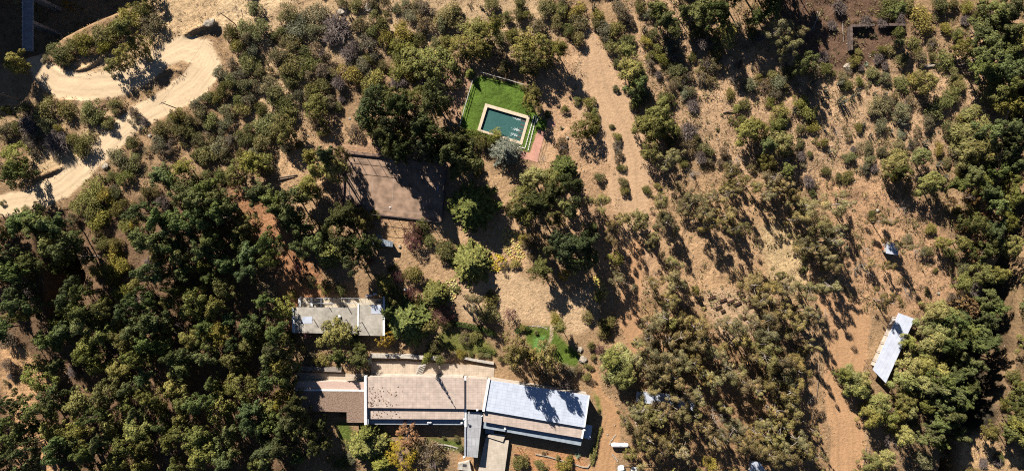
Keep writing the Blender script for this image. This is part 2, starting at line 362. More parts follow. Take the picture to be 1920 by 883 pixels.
def earth_mat():
    m = bpy.data.materials.new('earth'); m.use_nodes = True; t = m.node_tree; b = t.nodes['Principled BSDF']
    b.inputs['Roughness'].default_value = .95; b.inputs['Specular IOR Level'].default_value = .1
    at = t.nodes.new('ShaderNodeAttribute'); at.attribute_name = 'earth_colour'
    tc = t.nodes.new('ShaderNodeTexCoord')
    n1 = t.nodes.new('ShaderNodeTexNoise'); n1.inputs['Scale'].default_value = 1.3; n1.inputs['Detail'].default_value = 9; n1.inputs['Roughness'].default_value = .72
    n2 = t.nodes.new('ShaderNodeTexNoise'); n2.inputs['Scale'].default_value = 5.5; n2.inputs['Detail'].default_value = 5
    vo = t.nodes.new('ShaderNodeTexVoronoi'); vo.inputs['Scale'].default_value = 1.9
    for n in (n1, n2, vo): t.links.new(tc.outputs['Object'], n.inputs['Vector'])
    r1 = t.nodes.new('ShaderNodeMapRange'); r1.inputs[1].default_value = .3; r1.inputs[2].default_value = .7; r1.inputs[3].default_value = .72; r1.inputs[4].default_value = 1.24
    r2 = t.nodes.new('ShaderNodeMapRange'); r2.inputs[1].default_value = .3; r2.inputs[2].default_value = .7; r2.inputs[3].default_value = .74; r2.inputs[4].default_value = 1.24
    r3 = t.nodes.new('ShaderNodeMapRange'); r3.inputs[1].default_value = .03; r3.inputs[2].default_value = .12; r3.inputs[3].default_value = .75; r3.inputs[4].default_value = 1.0
    t.links.new(n1.outputs[0], r1.inputs[0]); t.links.new(n2.outputs[0], r2.inputs[0]); t.links.new(vo.outputs['Distance'], r3.inputs[0])
    m1 = t.nodes.new('ShaderNodeMath'); m1.operation = 'MULTIPLY'; m2 = t.nodes.new('ShaderNodeMath'); m2.operation = 'MULTIPLY'
    t.links.new(r1.outputs[0], m1.inputs[0]); t.links.new(r2.outputs[0], m1.inputs[1]); t.links.new(m1.outputs[0], m2.inputs[0]); t.links.new(r3.outputs[0], m2.inputs[1])
    mf = t.nodes.new('ShaderNodeMix'); mf.inputs[2].default_value = 1.0
    t.links.new(at.outputs['Alpha'], mf.inputs[0]); t.links.new(m2.outputs[0], mf.inputs[3])
    sc = t.nodes.new('ShaderNodeVectorMath'); sc.operation = 'SCALE'
    t.links.new(at.outputs['Color'], sc.inputs[0]); t.links.new(mf.outputs[0], sc.inputs['Scale']); t.links.new(sc.outputs[0], b.inputs['Base Color'])
    bp = t.nodes.new('ShaderNodeBump'); t.links.new(at.outputs['Alpha'], bp.inputs['Strength']); bp.inputs['Distance'].default_value = .4
    t.links.new(n1.outputs[0], bp.inputs['Height']); t.links.new(bp.outputs[0], b.inputs['Normal'])
    return m
EARTHM = earth_mat()
def axis(half, step, farv):
    core = np.arange(-half, half+step/2, step); g = []; x = half; d = step
    while x < farv: d *= 1.25; x += d; g.append(x)
    g = np.array(g); return np.concatenate([-g[::-1], core, g])
gx = axis(150, .46, 2600); gy = axis(84, .46, 2600)
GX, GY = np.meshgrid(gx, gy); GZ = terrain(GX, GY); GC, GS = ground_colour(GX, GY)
nx_, ny_ = len(gx), len(gy)
idx = np.arange(nx_*ny_).reshape(ny_, nx_)
Fq = np.stack([idx[:-1, :-1], idx[:-1, 1:], idx[1:, 1:], idx[1:, :-1]], -1).reshape(-1, 4)
V_all = np.stack([GX, GY, GZ], -1).reshape(-1, 3); C_all = np.concatenate([GC.reshape(-1, 3), GS.reshape(-1, 1)], 1)
fc = V_all[Fq].mean(1); fpx = fc[:, 0]*S+960; fpy = 441.5-fc[:, 1]*S
cls = np.zeros(len(Fq), int)
def rmask(Rr):
    d, lat, wv, al = ldist(fpx, fpy, Rr); return d < wv
for k, Rr in ((2, TRACK), (2, TRACK2), (2, TRACK3), (2, TRACK4), (1, ROAD)): cls[rmask(Rr)] = k
for i, l in enumerate(LAWNS):
    if i in (1, 6): continue
    cls[sdist(fpx, fpy, l[0]) > 0] = 3
cls[(sdist(fpx, fpy, [(880, 515), (960, 505), (1060, 555), (1105, 540), (1115, 605), (1060, 622), (990, 603), (880, 595)]) > 0) & (cls == 0)] = 4
pool_hole = sdist(fpx, fpy, [(911.5, 198.5), (990.4, 221), (977, 268.5), (897.7, 244.8)]) > 1.0
cls[pool_hole] = 9
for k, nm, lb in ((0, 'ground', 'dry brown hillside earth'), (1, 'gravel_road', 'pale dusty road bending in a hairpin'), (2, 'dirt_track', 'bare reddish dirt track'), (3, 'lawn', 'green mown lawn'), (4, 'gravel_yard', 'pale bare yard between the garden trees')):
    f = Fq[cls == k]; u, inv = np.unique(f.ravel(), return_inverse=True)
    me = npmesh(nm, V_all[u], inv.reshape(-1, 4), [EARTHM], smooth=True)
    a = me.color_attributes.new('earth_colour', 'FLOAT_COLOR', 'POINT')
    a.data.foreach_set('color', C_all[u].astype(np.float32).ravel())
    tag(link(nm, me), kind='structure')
# ------------------------------------------------------------------ plant meshes
def unit(n, r, zmin=-.35):
    d = r.normal(size=(n*3, 3)); d /= np.linalg.norm(d, axis=1)[:, None]
    d = d[d[:, 2] > zmin][:n]
    while len(d) < n: d = np.concatenate([d, d])[:n]
    return d
def leafquads(P, N, size, asp, r, along=None):
    """one quad per leaf at P facing N; long side follows ALONG when given"""
    n = len(P)
    N = N/np.linalg.norm(N, axis=1)[:, None]
    t = along if along is not None else r.normal(size=(n, 3))
    t = t - N*(t*N).sum(1)[:, None]; t /= (np.linalg.norm(t, axis=1)[:, None]+1e-9)
    b = np.cross(N, t); s = (size*r.uniform(.6, 1.35, n))[:, None]
    A = P-t*s*asp; B = P+b*s*.62+t*s*.1; C = P+t*s*asp; D = P-b*s*.62-t*s*.1
    V = np.stack([A, B, C, D], 1).reshape(-1, 3); F = np.arange(4*n).reshape(n, 4)
    return V, F
def crown_mesh(name, C, R, per, size, asp, r, flat=1.0, mode='ball', upb=.35, zmin=-.35, cen=None):
    Vs = []; Fs = []; vs = []; k = 0
    for c, rad in zip(C, R):
        n = max(8, int(per*r.uniform(.8, 1.2)*(rad/np.mean(R))**2))
        th = r.uniform(0, 3.14); e1 = r.uniform(1.05, 1.45); dz = np.array([math.cos(th), math.sin(th), 0])
        d = unit(n, r, zmin); d0 = d; d = d+(d@dz)[:, None]*dz*(e1-1); d = d/np.array([1, 1, 1])*(1.12/e1**.5); q = r.uniform(.62, 1.08, n)[:, None]
        P = c + d*q*rad*np.array([1, 1, flat])
        N = d*1.1 + r.normal(size=(n, 3))*.42 + np.array([0, 0, upb])
        al = None
        if mode == 'droop': al = d*np.array([1, 1, .2]) + np.array([0, 0, -.5]) + r.normal(size=(n, 3))*.25
        if mode == 'spray': al = d*1.0 + np.array([0, 0, .6]) + r.normal(size=(n, 3))*.3; N = r.normal(size=(n, 3)) + np.array([0, 0, .5])
        V, F = leafquads(P, N, size, asp, r, al)
        tone = r.uniform(-.18, .18)
        Vs.append(V); Fs.append(F+k); k += len(V); vs.append(np.clip(r.uniform(.15, .8, n)+tone, 0, 1))
    return npmesh(name, np.concatenate(Vs), np.concatenate(Fs), [LEAF], np.concatenate(vs))
def dome(n, R, H, r, jag=.25, rim=.92, prof=.5, lift=.0):
    """clump centres over a lumpy dome of radius R, top height H"""
    out = []; ph = r.uniform(0, 6.28, 4); tries = 0
    while len(out) < n and tries < 6000:
        tries += 1
        a = r.uniform(0, 6.283); lob = 1+jag*(.5*math.sin(2*a+ph[0])+.35*math.sin(3*a+ph[1])+.3*math.sin(5*a+ph[2]))
        q = math.sqrt(r.uniform(0, 1))*rim; x, y = R*lob*q*math.cos(a), R*lob*q*math.sin(a)
        z = H*(1-prof*q*q) - abs(r.normal())*.13*H - (r.uniform(0, .35)*H if r.uniform() < .3 else 0)
        p = np.array([x, y, z+lift])
        if all(np.linalg.norm(p-o) > R*.19 for o in out): out.append(p)
    return np.array(out)
def trunk_mesh(name, H, C, r, rad=.22, mt=None, limbs=7, lean=(0, 0), fork=.4):
    mb = MB(); top = Vector((lean[0], lean[1], H*.78)); base = Vector((0, 0, -.6)); mid = Vector((lean[0]*.4+r.normal()*.15, lean[1]*.4+r.normal()*.15, H*fork))
    mb.tube([base, Vector((0, 0, 0)), mid, top], [rad*1.35, rad, rad*.72, rad*.2], 6)
    pick = r.choice(len(C), min(limbs, len(C)), replace=False)
    for i in pick:
        c = Vector(C[i]); s = mid.lerp(top, r.uniform(0, .6)); m_ = s.lerp(c, .5)+Vector((0, 0, -.25))
        mb.tube([s, m_, c], [rad*.42, rad*.26, rad*.08], 5, False)
    return mb.mesh(name, mt or BARK)
def lobed(R, H, r, nb=9, depth=.5):
    """clumps strung along limbs that reach out from the stem at several heights"""
    C = []; Rb = []
    for b in range(nb):
        a = b*2.4+r.uniform(-.35, .35); L = R*r.uniform(.55, 1.12); z0 = H*r.uniform(1-depth, .88); up = r.uniform(.0, .22)
        for s in np.linspace(.25, 1, int(r.integers(3, 6))):
            C.append((math.cos(a)*L*s+r.normal()*.16, math.sin(a)*L*s+r.normal()*.16, z0+up*L*s-.16*L*s*s)); Rb.append((.30-.14*s)*R*r.uniform(.75, 1.2))
    for k in range(4): C.append((r.normal()*.3, r.normal()*.3, H*(.97-.07*k))); Rb.append(.16*R*(1+.3*k))
    return np.array(C), np.array(Rb)
LIB = {}
def build_lib():
    r = np.random.default_rng(11)
    def add(k, crown, trunk): LIB.setdefault(k, []).append((crown, trunk))
    for i in range(10):      # dense dark evergreen, height 10 radius 3.6
        H = 9.5; C = dome(40, 3.5, H, r, .55, 1.0, .5); Rb = r.uniform(.4, 1.15, len(C))
        if i % 2: C, Rb = lobed(3.7, H, r, 12, .55)
        add('E', crown_mesh('crown', C, Rb, 78, .205, 1.2, r, .8), trunk_mesh('trunk', H, C, r, .24))
    for i in range(10):      # broadleaf, 8 m
        H = 7.4; C = dome(50, 3.3, H, r, .5, 1.0, .5); Rb = r.uniform(.35, 1.0, len(C))
        if i % 3 == 1: C, Rb = lobed(3.5, H, r, 13, .45)
        add('G', crown_mesh('crown', C, Rb, 78, .16, 1.2, r, .85), trunk_mesh('trunk', H, C, r, .2))
    for i in range(5):      # pepper tree, feathery
        H = 7.4; C = dome(40, 3.1, H, r, .35, .95, .45); Rb = r.uniform(.5, 1.05, len(C))
        add('P', crown_mesh('crown', C, Rb, 90, .125, 2.6, r, .85, 'droop', .5), trunk_mesh('trunk', H, C, r, .26))
    for i in range(8):      # eucalyptus: tall, open
        H = 13.0; C = dome(26, 2.9, H*.92, r, .8, 1.05, .26); C[:, 2] += r.uniform(-6.0, .9, len(C)); Rb = r.uniform(.35, 1.15, len(C))
        lean = (r.normal()*.5, r.normal()*.5)
        add('U', crown_mesh('crown', C, Rb, 170, .10, 2.2, r, .9, 'droop', .2), trunk_mesh('trunk', H, C, r, .24, PALE, 16, lean, .4))
    def conifer(R, H, tiers, nb, droop, size, asp, steps, name, jit=.12):
        Ps = []; Al = []; Nn = []
        for t in range(tiers):
            f = t/(tiers-1); z0 = H*(.12+.86*f); L = R*(1-f)**.75+.12; n = max(4, int(nb*(1-f*.55)))
            a0 = r.uniform(0, 6.28)
            for b in range(n):
                a = a0+6.283*b/n+r.normal()*jit; Lb = L*r.uniform(.72, 1.12); m = max(3, int(steps*Lb/R))
                s = np.linspace(.12, 1, m); dx = np.stack([np.cos(a)*s*Lb, np.sin(a)*s*Lb, z0-droop*Lb*s*s+.12*Lb*s], 1)
                dirv = np.array([math.cos(a), math.sin(a), -droop*.6]); side = np.array([-math.sin(a), math.cos(a), 0])
                for sg in (-1, 1, 0):
                    wd = .20*Lb*(1-s*.75)[:, None]
                    Ps.append(dx+side*sg*wd*r.uniform(.5, 1.1)+r.normal(size=(m, 3))*.05)
                    Al.append(np.tile(dirv+side*sg*.8, (m, 1))); Nn.append(np.tile([0, 0, 1.], (m, 1))+r.normal(size=(m, 3))*.5)
        P = np.concatenate(Ps); V, F = leafquads(P, np.concatenate(Nn), size, asp, r, np.concatenate(Al)+r.normal(size=P.shape)*.2)
        cr = npmesh('crown', V, F, [LEAF], r.uniform(.1, .9, len(P)))
        tm = MB().tube([(0, 0, -.5), (0, 0, H*.4), (0, 0, H*.99)], [.22, .15, .02], 6).mesh('trunk', BARK)
        add(name, cr, tm)
    for i in range(4): conifer(3.2, 8.0, 16, 17, .35, .19, 1.5, 14, 'C')
    for i in range(2): conifer(3.4, 9.0, 16, 17, .22, .13, 1.7, 14, 'B', .2)
    for i in range(7):      # low rounded shrub radius 1.5, height 1.9
        C = dome(15, 1.15, 1.3, r, .45, 1.0, .55); C[:, 2] = np.maximum(C[:, 2], .3); Rb = r.uniform(.34, .66, len(C))
        add('s', crown_mesh('foliage', C, Rb, 190, .052, 2.2, r, .85, 'spray', .5, -.1), twigs('stems', 14, 1.2, 1.5, r))
    for i in range(4):
        C = dome(14, 1.15, 1.25, r, .3, 1.0, .5); C[:, 2] = np.maximum(C[:, 2], .3); Rb = r.uniform(.38, .62, len(C))
        add('g', crown_mesh('foliage', C, Rb, 190, .045, 2.6, r, .9, 'spray', .5, -.1), twigs('stems', 26, 1.35, 1.6, r))
    for i in range(4):
        C = dome(13, 1.25, 1.3, r, .45, 1.05, .4); C[:, 2] = np.maximum(C[:, 2], .25); Rb = r.uniform(.28, .52, len(C))
        add('b', crown_mesh('foliage', C, Rb, 120, .05, 2.4, r, .9, 'spray', .5, -.1), twigs('stems', 60, 1.5, 1.8, r))
    for i in range(4): add('d', None, twigs('dry_brush', 260, 1.6, 1.7, r, .028))
    for i in range(3):      # plum: dense fine dome with small leaves
        C = dome(60, 2.3, 4.6, r, .15, .95, .5); Rb = r.uniform(.22, .42, len(C))
        add('M', crown_mesh('crown', C, Rb, 34, .075, 1.7, r, .9, 'spray', .5), trunk_mesh('trunk', 4.6, C, r, .12, BARK, 30))
    for i in range(3):      # autumn tree: sparser bigger leaves, visible branches
        C = dome(46, 2.6, 5.6, r, .25, .98, .45); Rb = r.uniform(.26, .5, len(C))
        add('O', crown_mesh('crown', C, Rb, 44, .12, 1.2, r, .9), trunk_mesh('trunk', 5.6, C, r, .14, TWIG, 26))
def twigs(name, n, R, H, r, wd=.018):
    mb = MB()
    for i in range(n):
        a = r.uniform(0, 6.28); L = r.uniform(.55, 1.05); q = math.sqrt(r.uniform(.02, 1))
        tip = Vector((math.cos(a)*R*q*L, math.sin(a)*R*q*L, H*(1-.5*q*q)*L)); b = Vector((math.cos(a)*.12, math.sin(a)*.12, -.1))
        m = b.lerp(tip, .5)+Vector((r.normal()*.12*R, r.normal()*.12*R, .1*H)); w1 = wd*r.uniform(.7, 1.5)
        mb.tube([b, m, tip], [w1*1.3, w1, w1*.45], 3, False)
        for k in range(2):
            s = m.lerp(tip, r.uniform(0, .7)); e = s+Vector((r.normal(), r.normal(), abs(r.normal())*.6))*R*.2
            mb.tube([s, e], [w1*.7, w1*.3], 3, False)
    return mb.mesh(name, TWIG)
build_lib()
def bare_tree(r, H, spread, mt, n=9, lean=(0, 0), rad=.11):
    mb = MB()
    def grow(p, d, L, rr, dep):
        pts = [p]; rs = [rr]; q = p
        for k in range(3):
            d = (d+Vector((r.normal(), r.normal(), r.normal()*.5))*.22).normalized(); q = q+d*L/3; pts.append(q); rs.append(rr*(1-.27*(k+1)))
        mb.tube(pts, rs, 5 if dep < 2 else 3, False)
        if dep < 4:
            for k in range(3 if dep else n):
                s = pts[int(r.integers(1, 4))]; e = (d*.7+Vector((r.normal(), r.normal(), r.normal()*.35+.15))*spread).normalized()
                grow(s, e, L*r.uniform(.5, .75), rr*.5, dep+1)
    grow(Vector((0, 0, -.2)), Vector((lean[0], lean[1], 1)).normalized(), H*.5, rad, 0)
    return mb.mesh('dead_branches', mt)
_r = np.random.default_rng(5)
TLIB = [bare_tree(_r, 6, .8, PALE, 5, (_r.normal()*.5, _r.normal()*.5)) for i in range(4)]
TDARK = [bare_tree(_r, 6, .9, TWIG, 6, (_r.normal()*.4, _r.normal()*.4)) for i in range(3)]
def cactus_mesh(r, n):
    mb = MB()
    for i in range(n):
        a = r.uniform(0, 6.28); q = math.sqrt(r.uniform(0, 1))*.85; x, y = q*math.cos(a), q*math.sin(a); h = r.uniform(1.2, 2.4); ln = .12*h
        tx, ty = x+math.cos(a)*ln*r.uniform(.3, 1.2), y+math.sin(a)*ln*r.uniform(.3, 1.2); rr = r.uniform(.07, .11)
        mb.tube([(x*.5, y*.5, -.2), (x*.9, y*.9, h*.3), (tx*.98, ty*.98, h*.93), (tx, ty, h)], [rr*.8, rr, rr, rr*.35], 8)
        if r.uniform() < .4:
            b = Vector((x*.9, y*.9, h*.45)); o = Vector((r.normal(), r.normal(), 0)).normalized()
            mb.tube([b, b+o*.3+Vector((0, 0, .1)), b+o*.38+Vector((0, 0, .8))], [rr*.7, rr*.75, rr*.4], 7)
    return mb
CACM = mat('cactus_skin', (.17, .165, .115), .8, .35, 6)
KLIB = [cactus_mesh(_r, int(_r.integers(9, 17))).mesh('cactus_columns', CACM) for i in range(5)]
def rosette(r, n, L, wd, up, mt):
    V = []; F = []; k = 0
    for i in range(n):
        a = i*2.4+r.normal()*.15; e = up*(1-i/n)+.12; l = L*r.uniform(.8, 1.1)
        dx, dy = math.cos(a), math.sin(a); sx, sy = -dy, dx
        for (t, ww, z) in ((.05, .5, 0), (.5, 1, e*.8), (1, .05, e*.9)):
            V.append((dx*l*t-sx*wd*ww, dy*l*t-sy*wd*ww, z*l+.04)); V.append((dx*l*t+sx*wd*ww, dy*l*t+sy*wd*ww, z*l+.04))
        F += [(k, k+1, k+3, k+2), (k+2, k+3, k+5, k+4)]; k += 6
    return npmesh('leaves', V, np.array(F), [mt], r.uniform(.2, .8, len(F)))
ZLIB = [rosette(_r, 13, .55, .11, .7, LEAF) for i in range(3)]
ALIB = [rosette(_r, 26, .95, .06, 1.1, LEAF) for i in range(2)]

# ------------------------------------------------------------------ where each plant stands: tile name, then kind x y r in quarter pixels of that tile
TILES = {
(0, 0): "G 1000 310 80 6.5;G 900 400 78 6.5;G 820 490 60 6;s 430 410 80;s 560 350 60;y 620 310 80;s 730 260 80;s 860 220 80;y 960 100 80;s 1060 90 70;G 900 200 80;g 1130 170 90;y 770 340 60;b 340 440 35;s 500 450 45;b 700 390 40;P 80 460 80;A 455 15 35 9;s 190 810 45;s 330 810 80;b 260 840 50;s 480 820 70;s 690 820 80;s 860 790 55;b 1115 700 25;g 1830 200 70;s 1740 240 60;g 1860 280 60;s 1780 330 55;g 1650 540 50;b 1730 480 45;s 1870 500 80;g 1800 560 60;s 1700 650 65;g 1850 640 60;s 1560 740 50;g 1480 780 50;s 1620 740 45;g 1870 740 55;g 1730 600 50;s 1800 820 50;g 1700 830 55;g 1500 850 60;s 1320 860 55;g 1900 60 60;T 1790 60 60;s 1780 730 45;g 1900 380 50;s 1840 430 45;E 30 820 30;b 1000 840 45;U 120 20 60",
(1, 0): "g 230 110 75;g 450 100 90;s 40 230 75;g 290 220 95;d 600 190 105;g 440 230 70;d 560 290 60;g 260 320 80;s 350 370 50;b 470 390 65;d 690 400 60;g 160 430 75;s 240 500 80;s 380 470 75;b 500 530 60;g 30 540 55;g 90 650 75;s 240 620 60;s 430 670 70;s 500 650 60;g 320 720 60;s 120 710 70;G 440 790 95;s 200 820 90;s 40 820 55;s 610 810 35;d 640 740 30;b 700 500 40;y 700 550 75;y 850 620 85;g 800 510 65;b 840 340 75;g 780 180 60;s 880 240 50;s 950 160 55;s 870 130 40;y 960 290 60;y 1070 340 80;y 1100 220 75;g 1160 120 50;b 1260 60 65;g 1200 50 55;s 740 30 55;g 640 15 40;b 860 30 40;b 960 20 40;g 1440 110 90;s 1490 100 55;b 1260 170 55;g 1390 180 65;s 1210 280 60;b 1240 210 45;G 1200 430 100;G 1330 460 120;s 1080 430 60;y 1060 530 65;y 1180 520 60;s 950 490 45;s 850 440 45;d 1040 620 40;d 1090 600 45;d 1270 610 40;H 860 780 110;E 1000 720 90;H 1320 720 100;G 1180 720 70;E 1100 800 60;H 1060 770 80 18;E 1400 800 60 7;G 1650 210 110;G 1790 190 75;G 1560 330 95 6;G 1700 330 90 6;s 1830 280 50;s 1440 300 50;b 1830 400 50;s 1770 50 55;s 1890 120 40;y 1910 250 40;s 1480 510 32;s 1490 640 42;C 1605 540 34 3.5;s 1850 510 50;K 700 120 40;K 100 320 45;K 50 420 45;K 1690 40 35;K 1600 20 30;g 1060 60 40;b 1530 200 40;d 620 620 50;g 330 150 60;s 150 260 50;b 100 520 40;d 740 340 45;b 400 560 40;s 330 560 40;s 560 560 50;s 880 40 35;g 1120 20 40;s 1340 330 45;s 1390 380 50;g 40 660 45;g 540 760 55",
(2, 0): "s 40 120 45;s 50 30 45;g 240 60 75;s 370 80 55;y 500 80 65;s 110 110 32;g 190 200 75;s 350 150 55;g 500 170 75;b 390 20 45;s 430 230 55;s 500 290 60;y 30 260 50;G 100 330 100;G 240 310 70;G 130 440 100;G 360 350 75;G 230 410 70;K 620 40 55;y 650 130 55;b 830 90 75;s 640 170 50;g 700 220 70;s 790 220 65;b 880 150 50;s 750 340 55;s 870 310 65;G 860 380 75;P 910 530 105;E 950 640 80;g 1000 720 75;s 930 770 55;K 1000 210 50;s 1070 250 50;g 800 40 45;E 1100 60 80;E 1160 140 80;s 1210 230 70;g 1030 110 45;s 960 40 55;E 1310 60 60;g 1200 350 75;b 1240 440 65;s 1260 530 65;y 1120 430 55;y 1010 320 45;y 1050 420 45;b 1420 590 50;b 1250 600 55;b 1200 640 55;g 1340 690 50;s 1170 740 60;E 1430 60 100;H 1570 80 80;P 1580 50 55;O 1770 95 35;E 1850 120 70;s 1400 170 65;P 1610 250 95;g 1690 210 55;s 1380 250 45;d 1420 330 55;b 1560 330 55;y 1540 400 55;b 1480 480 65;s 1800 230 55;d 1850 270 50;b 1560 500 50;T 1640 580 45;T 1570 700 35;g 1790 640 65;K 1820 500 30;s 1750 780 45;y 1700 810 40;P 1110 850 100;s 780 660 30;s 490 750 35;s 580 770 50;s 620 840 45;s 400 820 32;G 170 690 60;G 150 760 65;s 90 660 28;s 260 860 28;K 1850 410 35;d 1360 790 55;b 1480 600 40;s 1420 520 40;s 1350 420 40;b 1700 640 40;y 1640 700 40;b 1330 570 45;d 1100 560 35;b 1700 480 40;b 1180 560 40;d 1510 300 50;b 1900 640 50;s 1850 580 40;g 1300 700 45;s 300 40 40;g 460 120 50;y 1100 370 40;b 1040 470 45;K 1150 620 35;g 960 560 50;s 780 470 35",
(3, 0): "E 50 40 90;U 140 190 80;U 230 310 70;E 340 430 70;U 280 230 60;d 420 420 55;d 480 190 45;d 540 60 60;d 740 160 55;d 860 170 45;s 930 50 80;s 1060 40 55;E 1000 60 60;d 990 110 45;d 990 160 45;y 1170 160 95;s 1290 60 70;s 1370 25 50;y 1500 50 50;y 1560 110 40;s 1600 60 45;d 1480 150 45;y 1340 210 48;s 1420 250 45;G 1500 340 65;E 1740 80 110;E 1860 60 90;E 1640 230 100;E 1780 210 100;E 1880 200 70;E 1700 370 110;E 1860 360 105;E 1640 500 85;E 1780 520 110;E 1900 500 90;G 1780 700 95;G 1890 770 80;E 1880 620 60;s 980 250 50;s 990 320 35;s 1100 320 55;b 1230 320 45;s 850 380 45;s 920 380 45;s 690 400 30;s 1020 440 55;s 790 400 18;y 650 460 45;A_ 740 480 22;d 830 440 45;d 700 510 30;s 1340 460 70;s 1240 420 35;b 1150 440 55;d 880 490 35;s 800 560 55;g 880 580 55;s 1010 620 60;y 1090 590 50;s 1180 600 50;G 1230 600 75;s 680 610 38;g 350 540 65;s 450 520 55;s 190 540 55;g 80 620 70;g 60 700 55;g 560 580 45;s 600 640 45;K 240 620 52;K 350 610 45;K 440 660 52;K 550 610 52;K 690 680 52;K 560 760 70;K 650 730 45;K 430 740 52;K 220 830 52;b 270 820 40;y 300 840 70;y 90 850 80;y 240 760 60;K 820 700 40;K 900 690 35;g 830 790 80;g 900 770 70;g 1000 840 80;b 1060 760 50;b 1170 770 50;s 1330 760 70;s 1400 700 60;s 1440 650 50;s 1260 840 70;b 1160 700 40;s 1500 850 55;K 1230 780 35;T 1620 740 60;b 120 500 50;s 130 650 40;b 330 700 40;s 30 560 45;b 640 300 45;b 780 250 30;s 1130 380 40;b 1300 380 30;s 1380 560 50;s 1430 590 40;b 600 530 30;b 750 640 30;b 950 720 40;y 30 760 40",
(0, 1): "b 60 90 55;s 130 60 55;b 30 130 50;d 200 60 75;g 330 60 65;y 430 90 45;b 230 180 65;d 400 180 100;s 640 200 75;s 570 170 50;s 820 50 48;s 640 20 40;s 740 20 32;G 80 310 100;E 50 420 75;s 990 180 50;s 1200 80 60;g 1190 200 60;s 1350 120 70;b 1250 230 55;s 1420 30 55;s 1570 50 60;g 1680 60 55;g 1640 220 70;g 1480 170 55;b 1570 120 45;s 1540 300 70;g 1660 270 60;s 1480 280 50;s 1850 180 60;s 1800 130 45;s 1880 80 40;s 1800 280 40;G 1860 330 95;G 1740 410 75;s 1650 440 50;E 1880 570 75;g 880 300 80;s 1010 320 55;s 940 460 60;s 1110 540 60;E 1160 430 80;G 1350 380 80;E 1250 470 80;E 1380 520 85;s 1480 500 70;E 1520 540 85;E 1300 590 80;E 1450 620 95;E 1600 600 80;E 1680 680 85;E 1600 720 95;E 1450 740 70;d 1220 640 55;s 680 560 90;s 620 650 80;y 780 600 70;s 840 560 50;b 850 550 40;s 700 650 80;s 900 670 65;s 660 730 65;y 720 790 75;E 1000 720 85;E 1150 760 85;A 990 800 42;y 960 840 65;E 1320 800 100;E 1440 840 80;E 1240 860 60;E 200 780 120;E 80 800 100;E 330 810 85;G 1800 820 85;b 550 760 40;b 540 810 30;b 480 800 40;s 200 710 50;b 1010 30 35;d 1080 30 30;s 20 640 20;s 1300 30 50;b 1730 170 45;g 1590 170 45;s 1420 110 45;b 1100 250 30;b 760 460 30;s 820 450 40;g 1900 250 45;s 1560 440 50;b 1070 600 30",
(1, 1): "s 60 60 90;G 200 60 100;s 60 180 65;G 200 140 55;b 460 40 55;s 510 110 38;b 740 100 45;s 700 180 13;G 390 290 75;g 230 230 55;G 620 260 45;s 20 330 70;E 30 560 75;P 430 390 60 12;P 560 380 90 13;s 560 320 55;P 390 510 85;H 500 280 60 18;E 70 610 80;E 230 610 90;E 130 690 60;E 230 760 100;E 330 820 80;s 60 380 55;P 350 570 70;H 620 760 100;G 780 760 80;d 770 670 35;y 880 730 38;s 520 850 55;H 930 120 80;H 1020 180 70 18;H 1000 60 70 18;G 1110 130 65;G 980 230 45;H 1330 130 85;H 1420 250 95;H 1550 330 105;H 1480 170 75;H 1240 210 75;H 1200 70 75 18;E 820 30 65;G 860 50 60;s 1620 180 50;s 1700 200 60;y 1800 140 50;s 1640 310 45;y 1660 410 35;s 1530 110 50;B 1870 250 130;C 1620 660 150;s 1900 680 35;M 1170 860 80;s 1240 820 55;H 1080 250 70;s 320 200 35;b 110 300 30;E 700 690 45",
(2, 1): "G 560 60 85;s 620 70 50;s 370 80 12;b 370 210 50;T 230 290 60;C 400 370 80;P 170 450 95;P 300 470 85;H 430 480 75;G 90 560 85;H 290 590 70;H 470 650 60;H 180 640 85;G 330 760 60;G 110 760 50;s 750 70 22;s 790 150 36;b 790 210 45;s 830 380 36;b 800 300 40;s 650 450 45;s 840 500 45;s 850 560 36;s 1010 540 36;s 1100 520 30;U 690 620 65;U 580 620 40;P 960 770 75;U 850 760 50;P 1050 50 105;G 1060 240 72;P 1180 60 80;U 1210 300 80;s 1190 200 45;b 1330 200 60;s 1450 230 55;d 1330 100 80;T 1390 440 90;s 1700 30 55;P 1790 100 85;G 1860 60 65;s 1900 150 50;s 1540 90 15;b 1590 250 50;T 1700 290 60;b 1650 360 50;U 1690 380 55;U 1150 600 50;U 1150 660 55;U 1200 770 75;U 1400 610 95;U 1540 590 55;U 1480 710 75;U 1650 740 75;U 1700 560 55;U 1750 480 50;U 1880 500 55;U 1700 700 50;U 1750 830 70;s 1640 520 45;U 20 680 60;H 60 700 60;s 1290 350 40;b 1480 330 40;d 1420 300 50;b 1550 340 40;s 1880 320 45;b 1800 380 40;s 1380 160 45;b 1240 130 50;E 600 840 60;U 760 830 50;P 400 660 45;U 1560 800 60;U 1260 860 60",
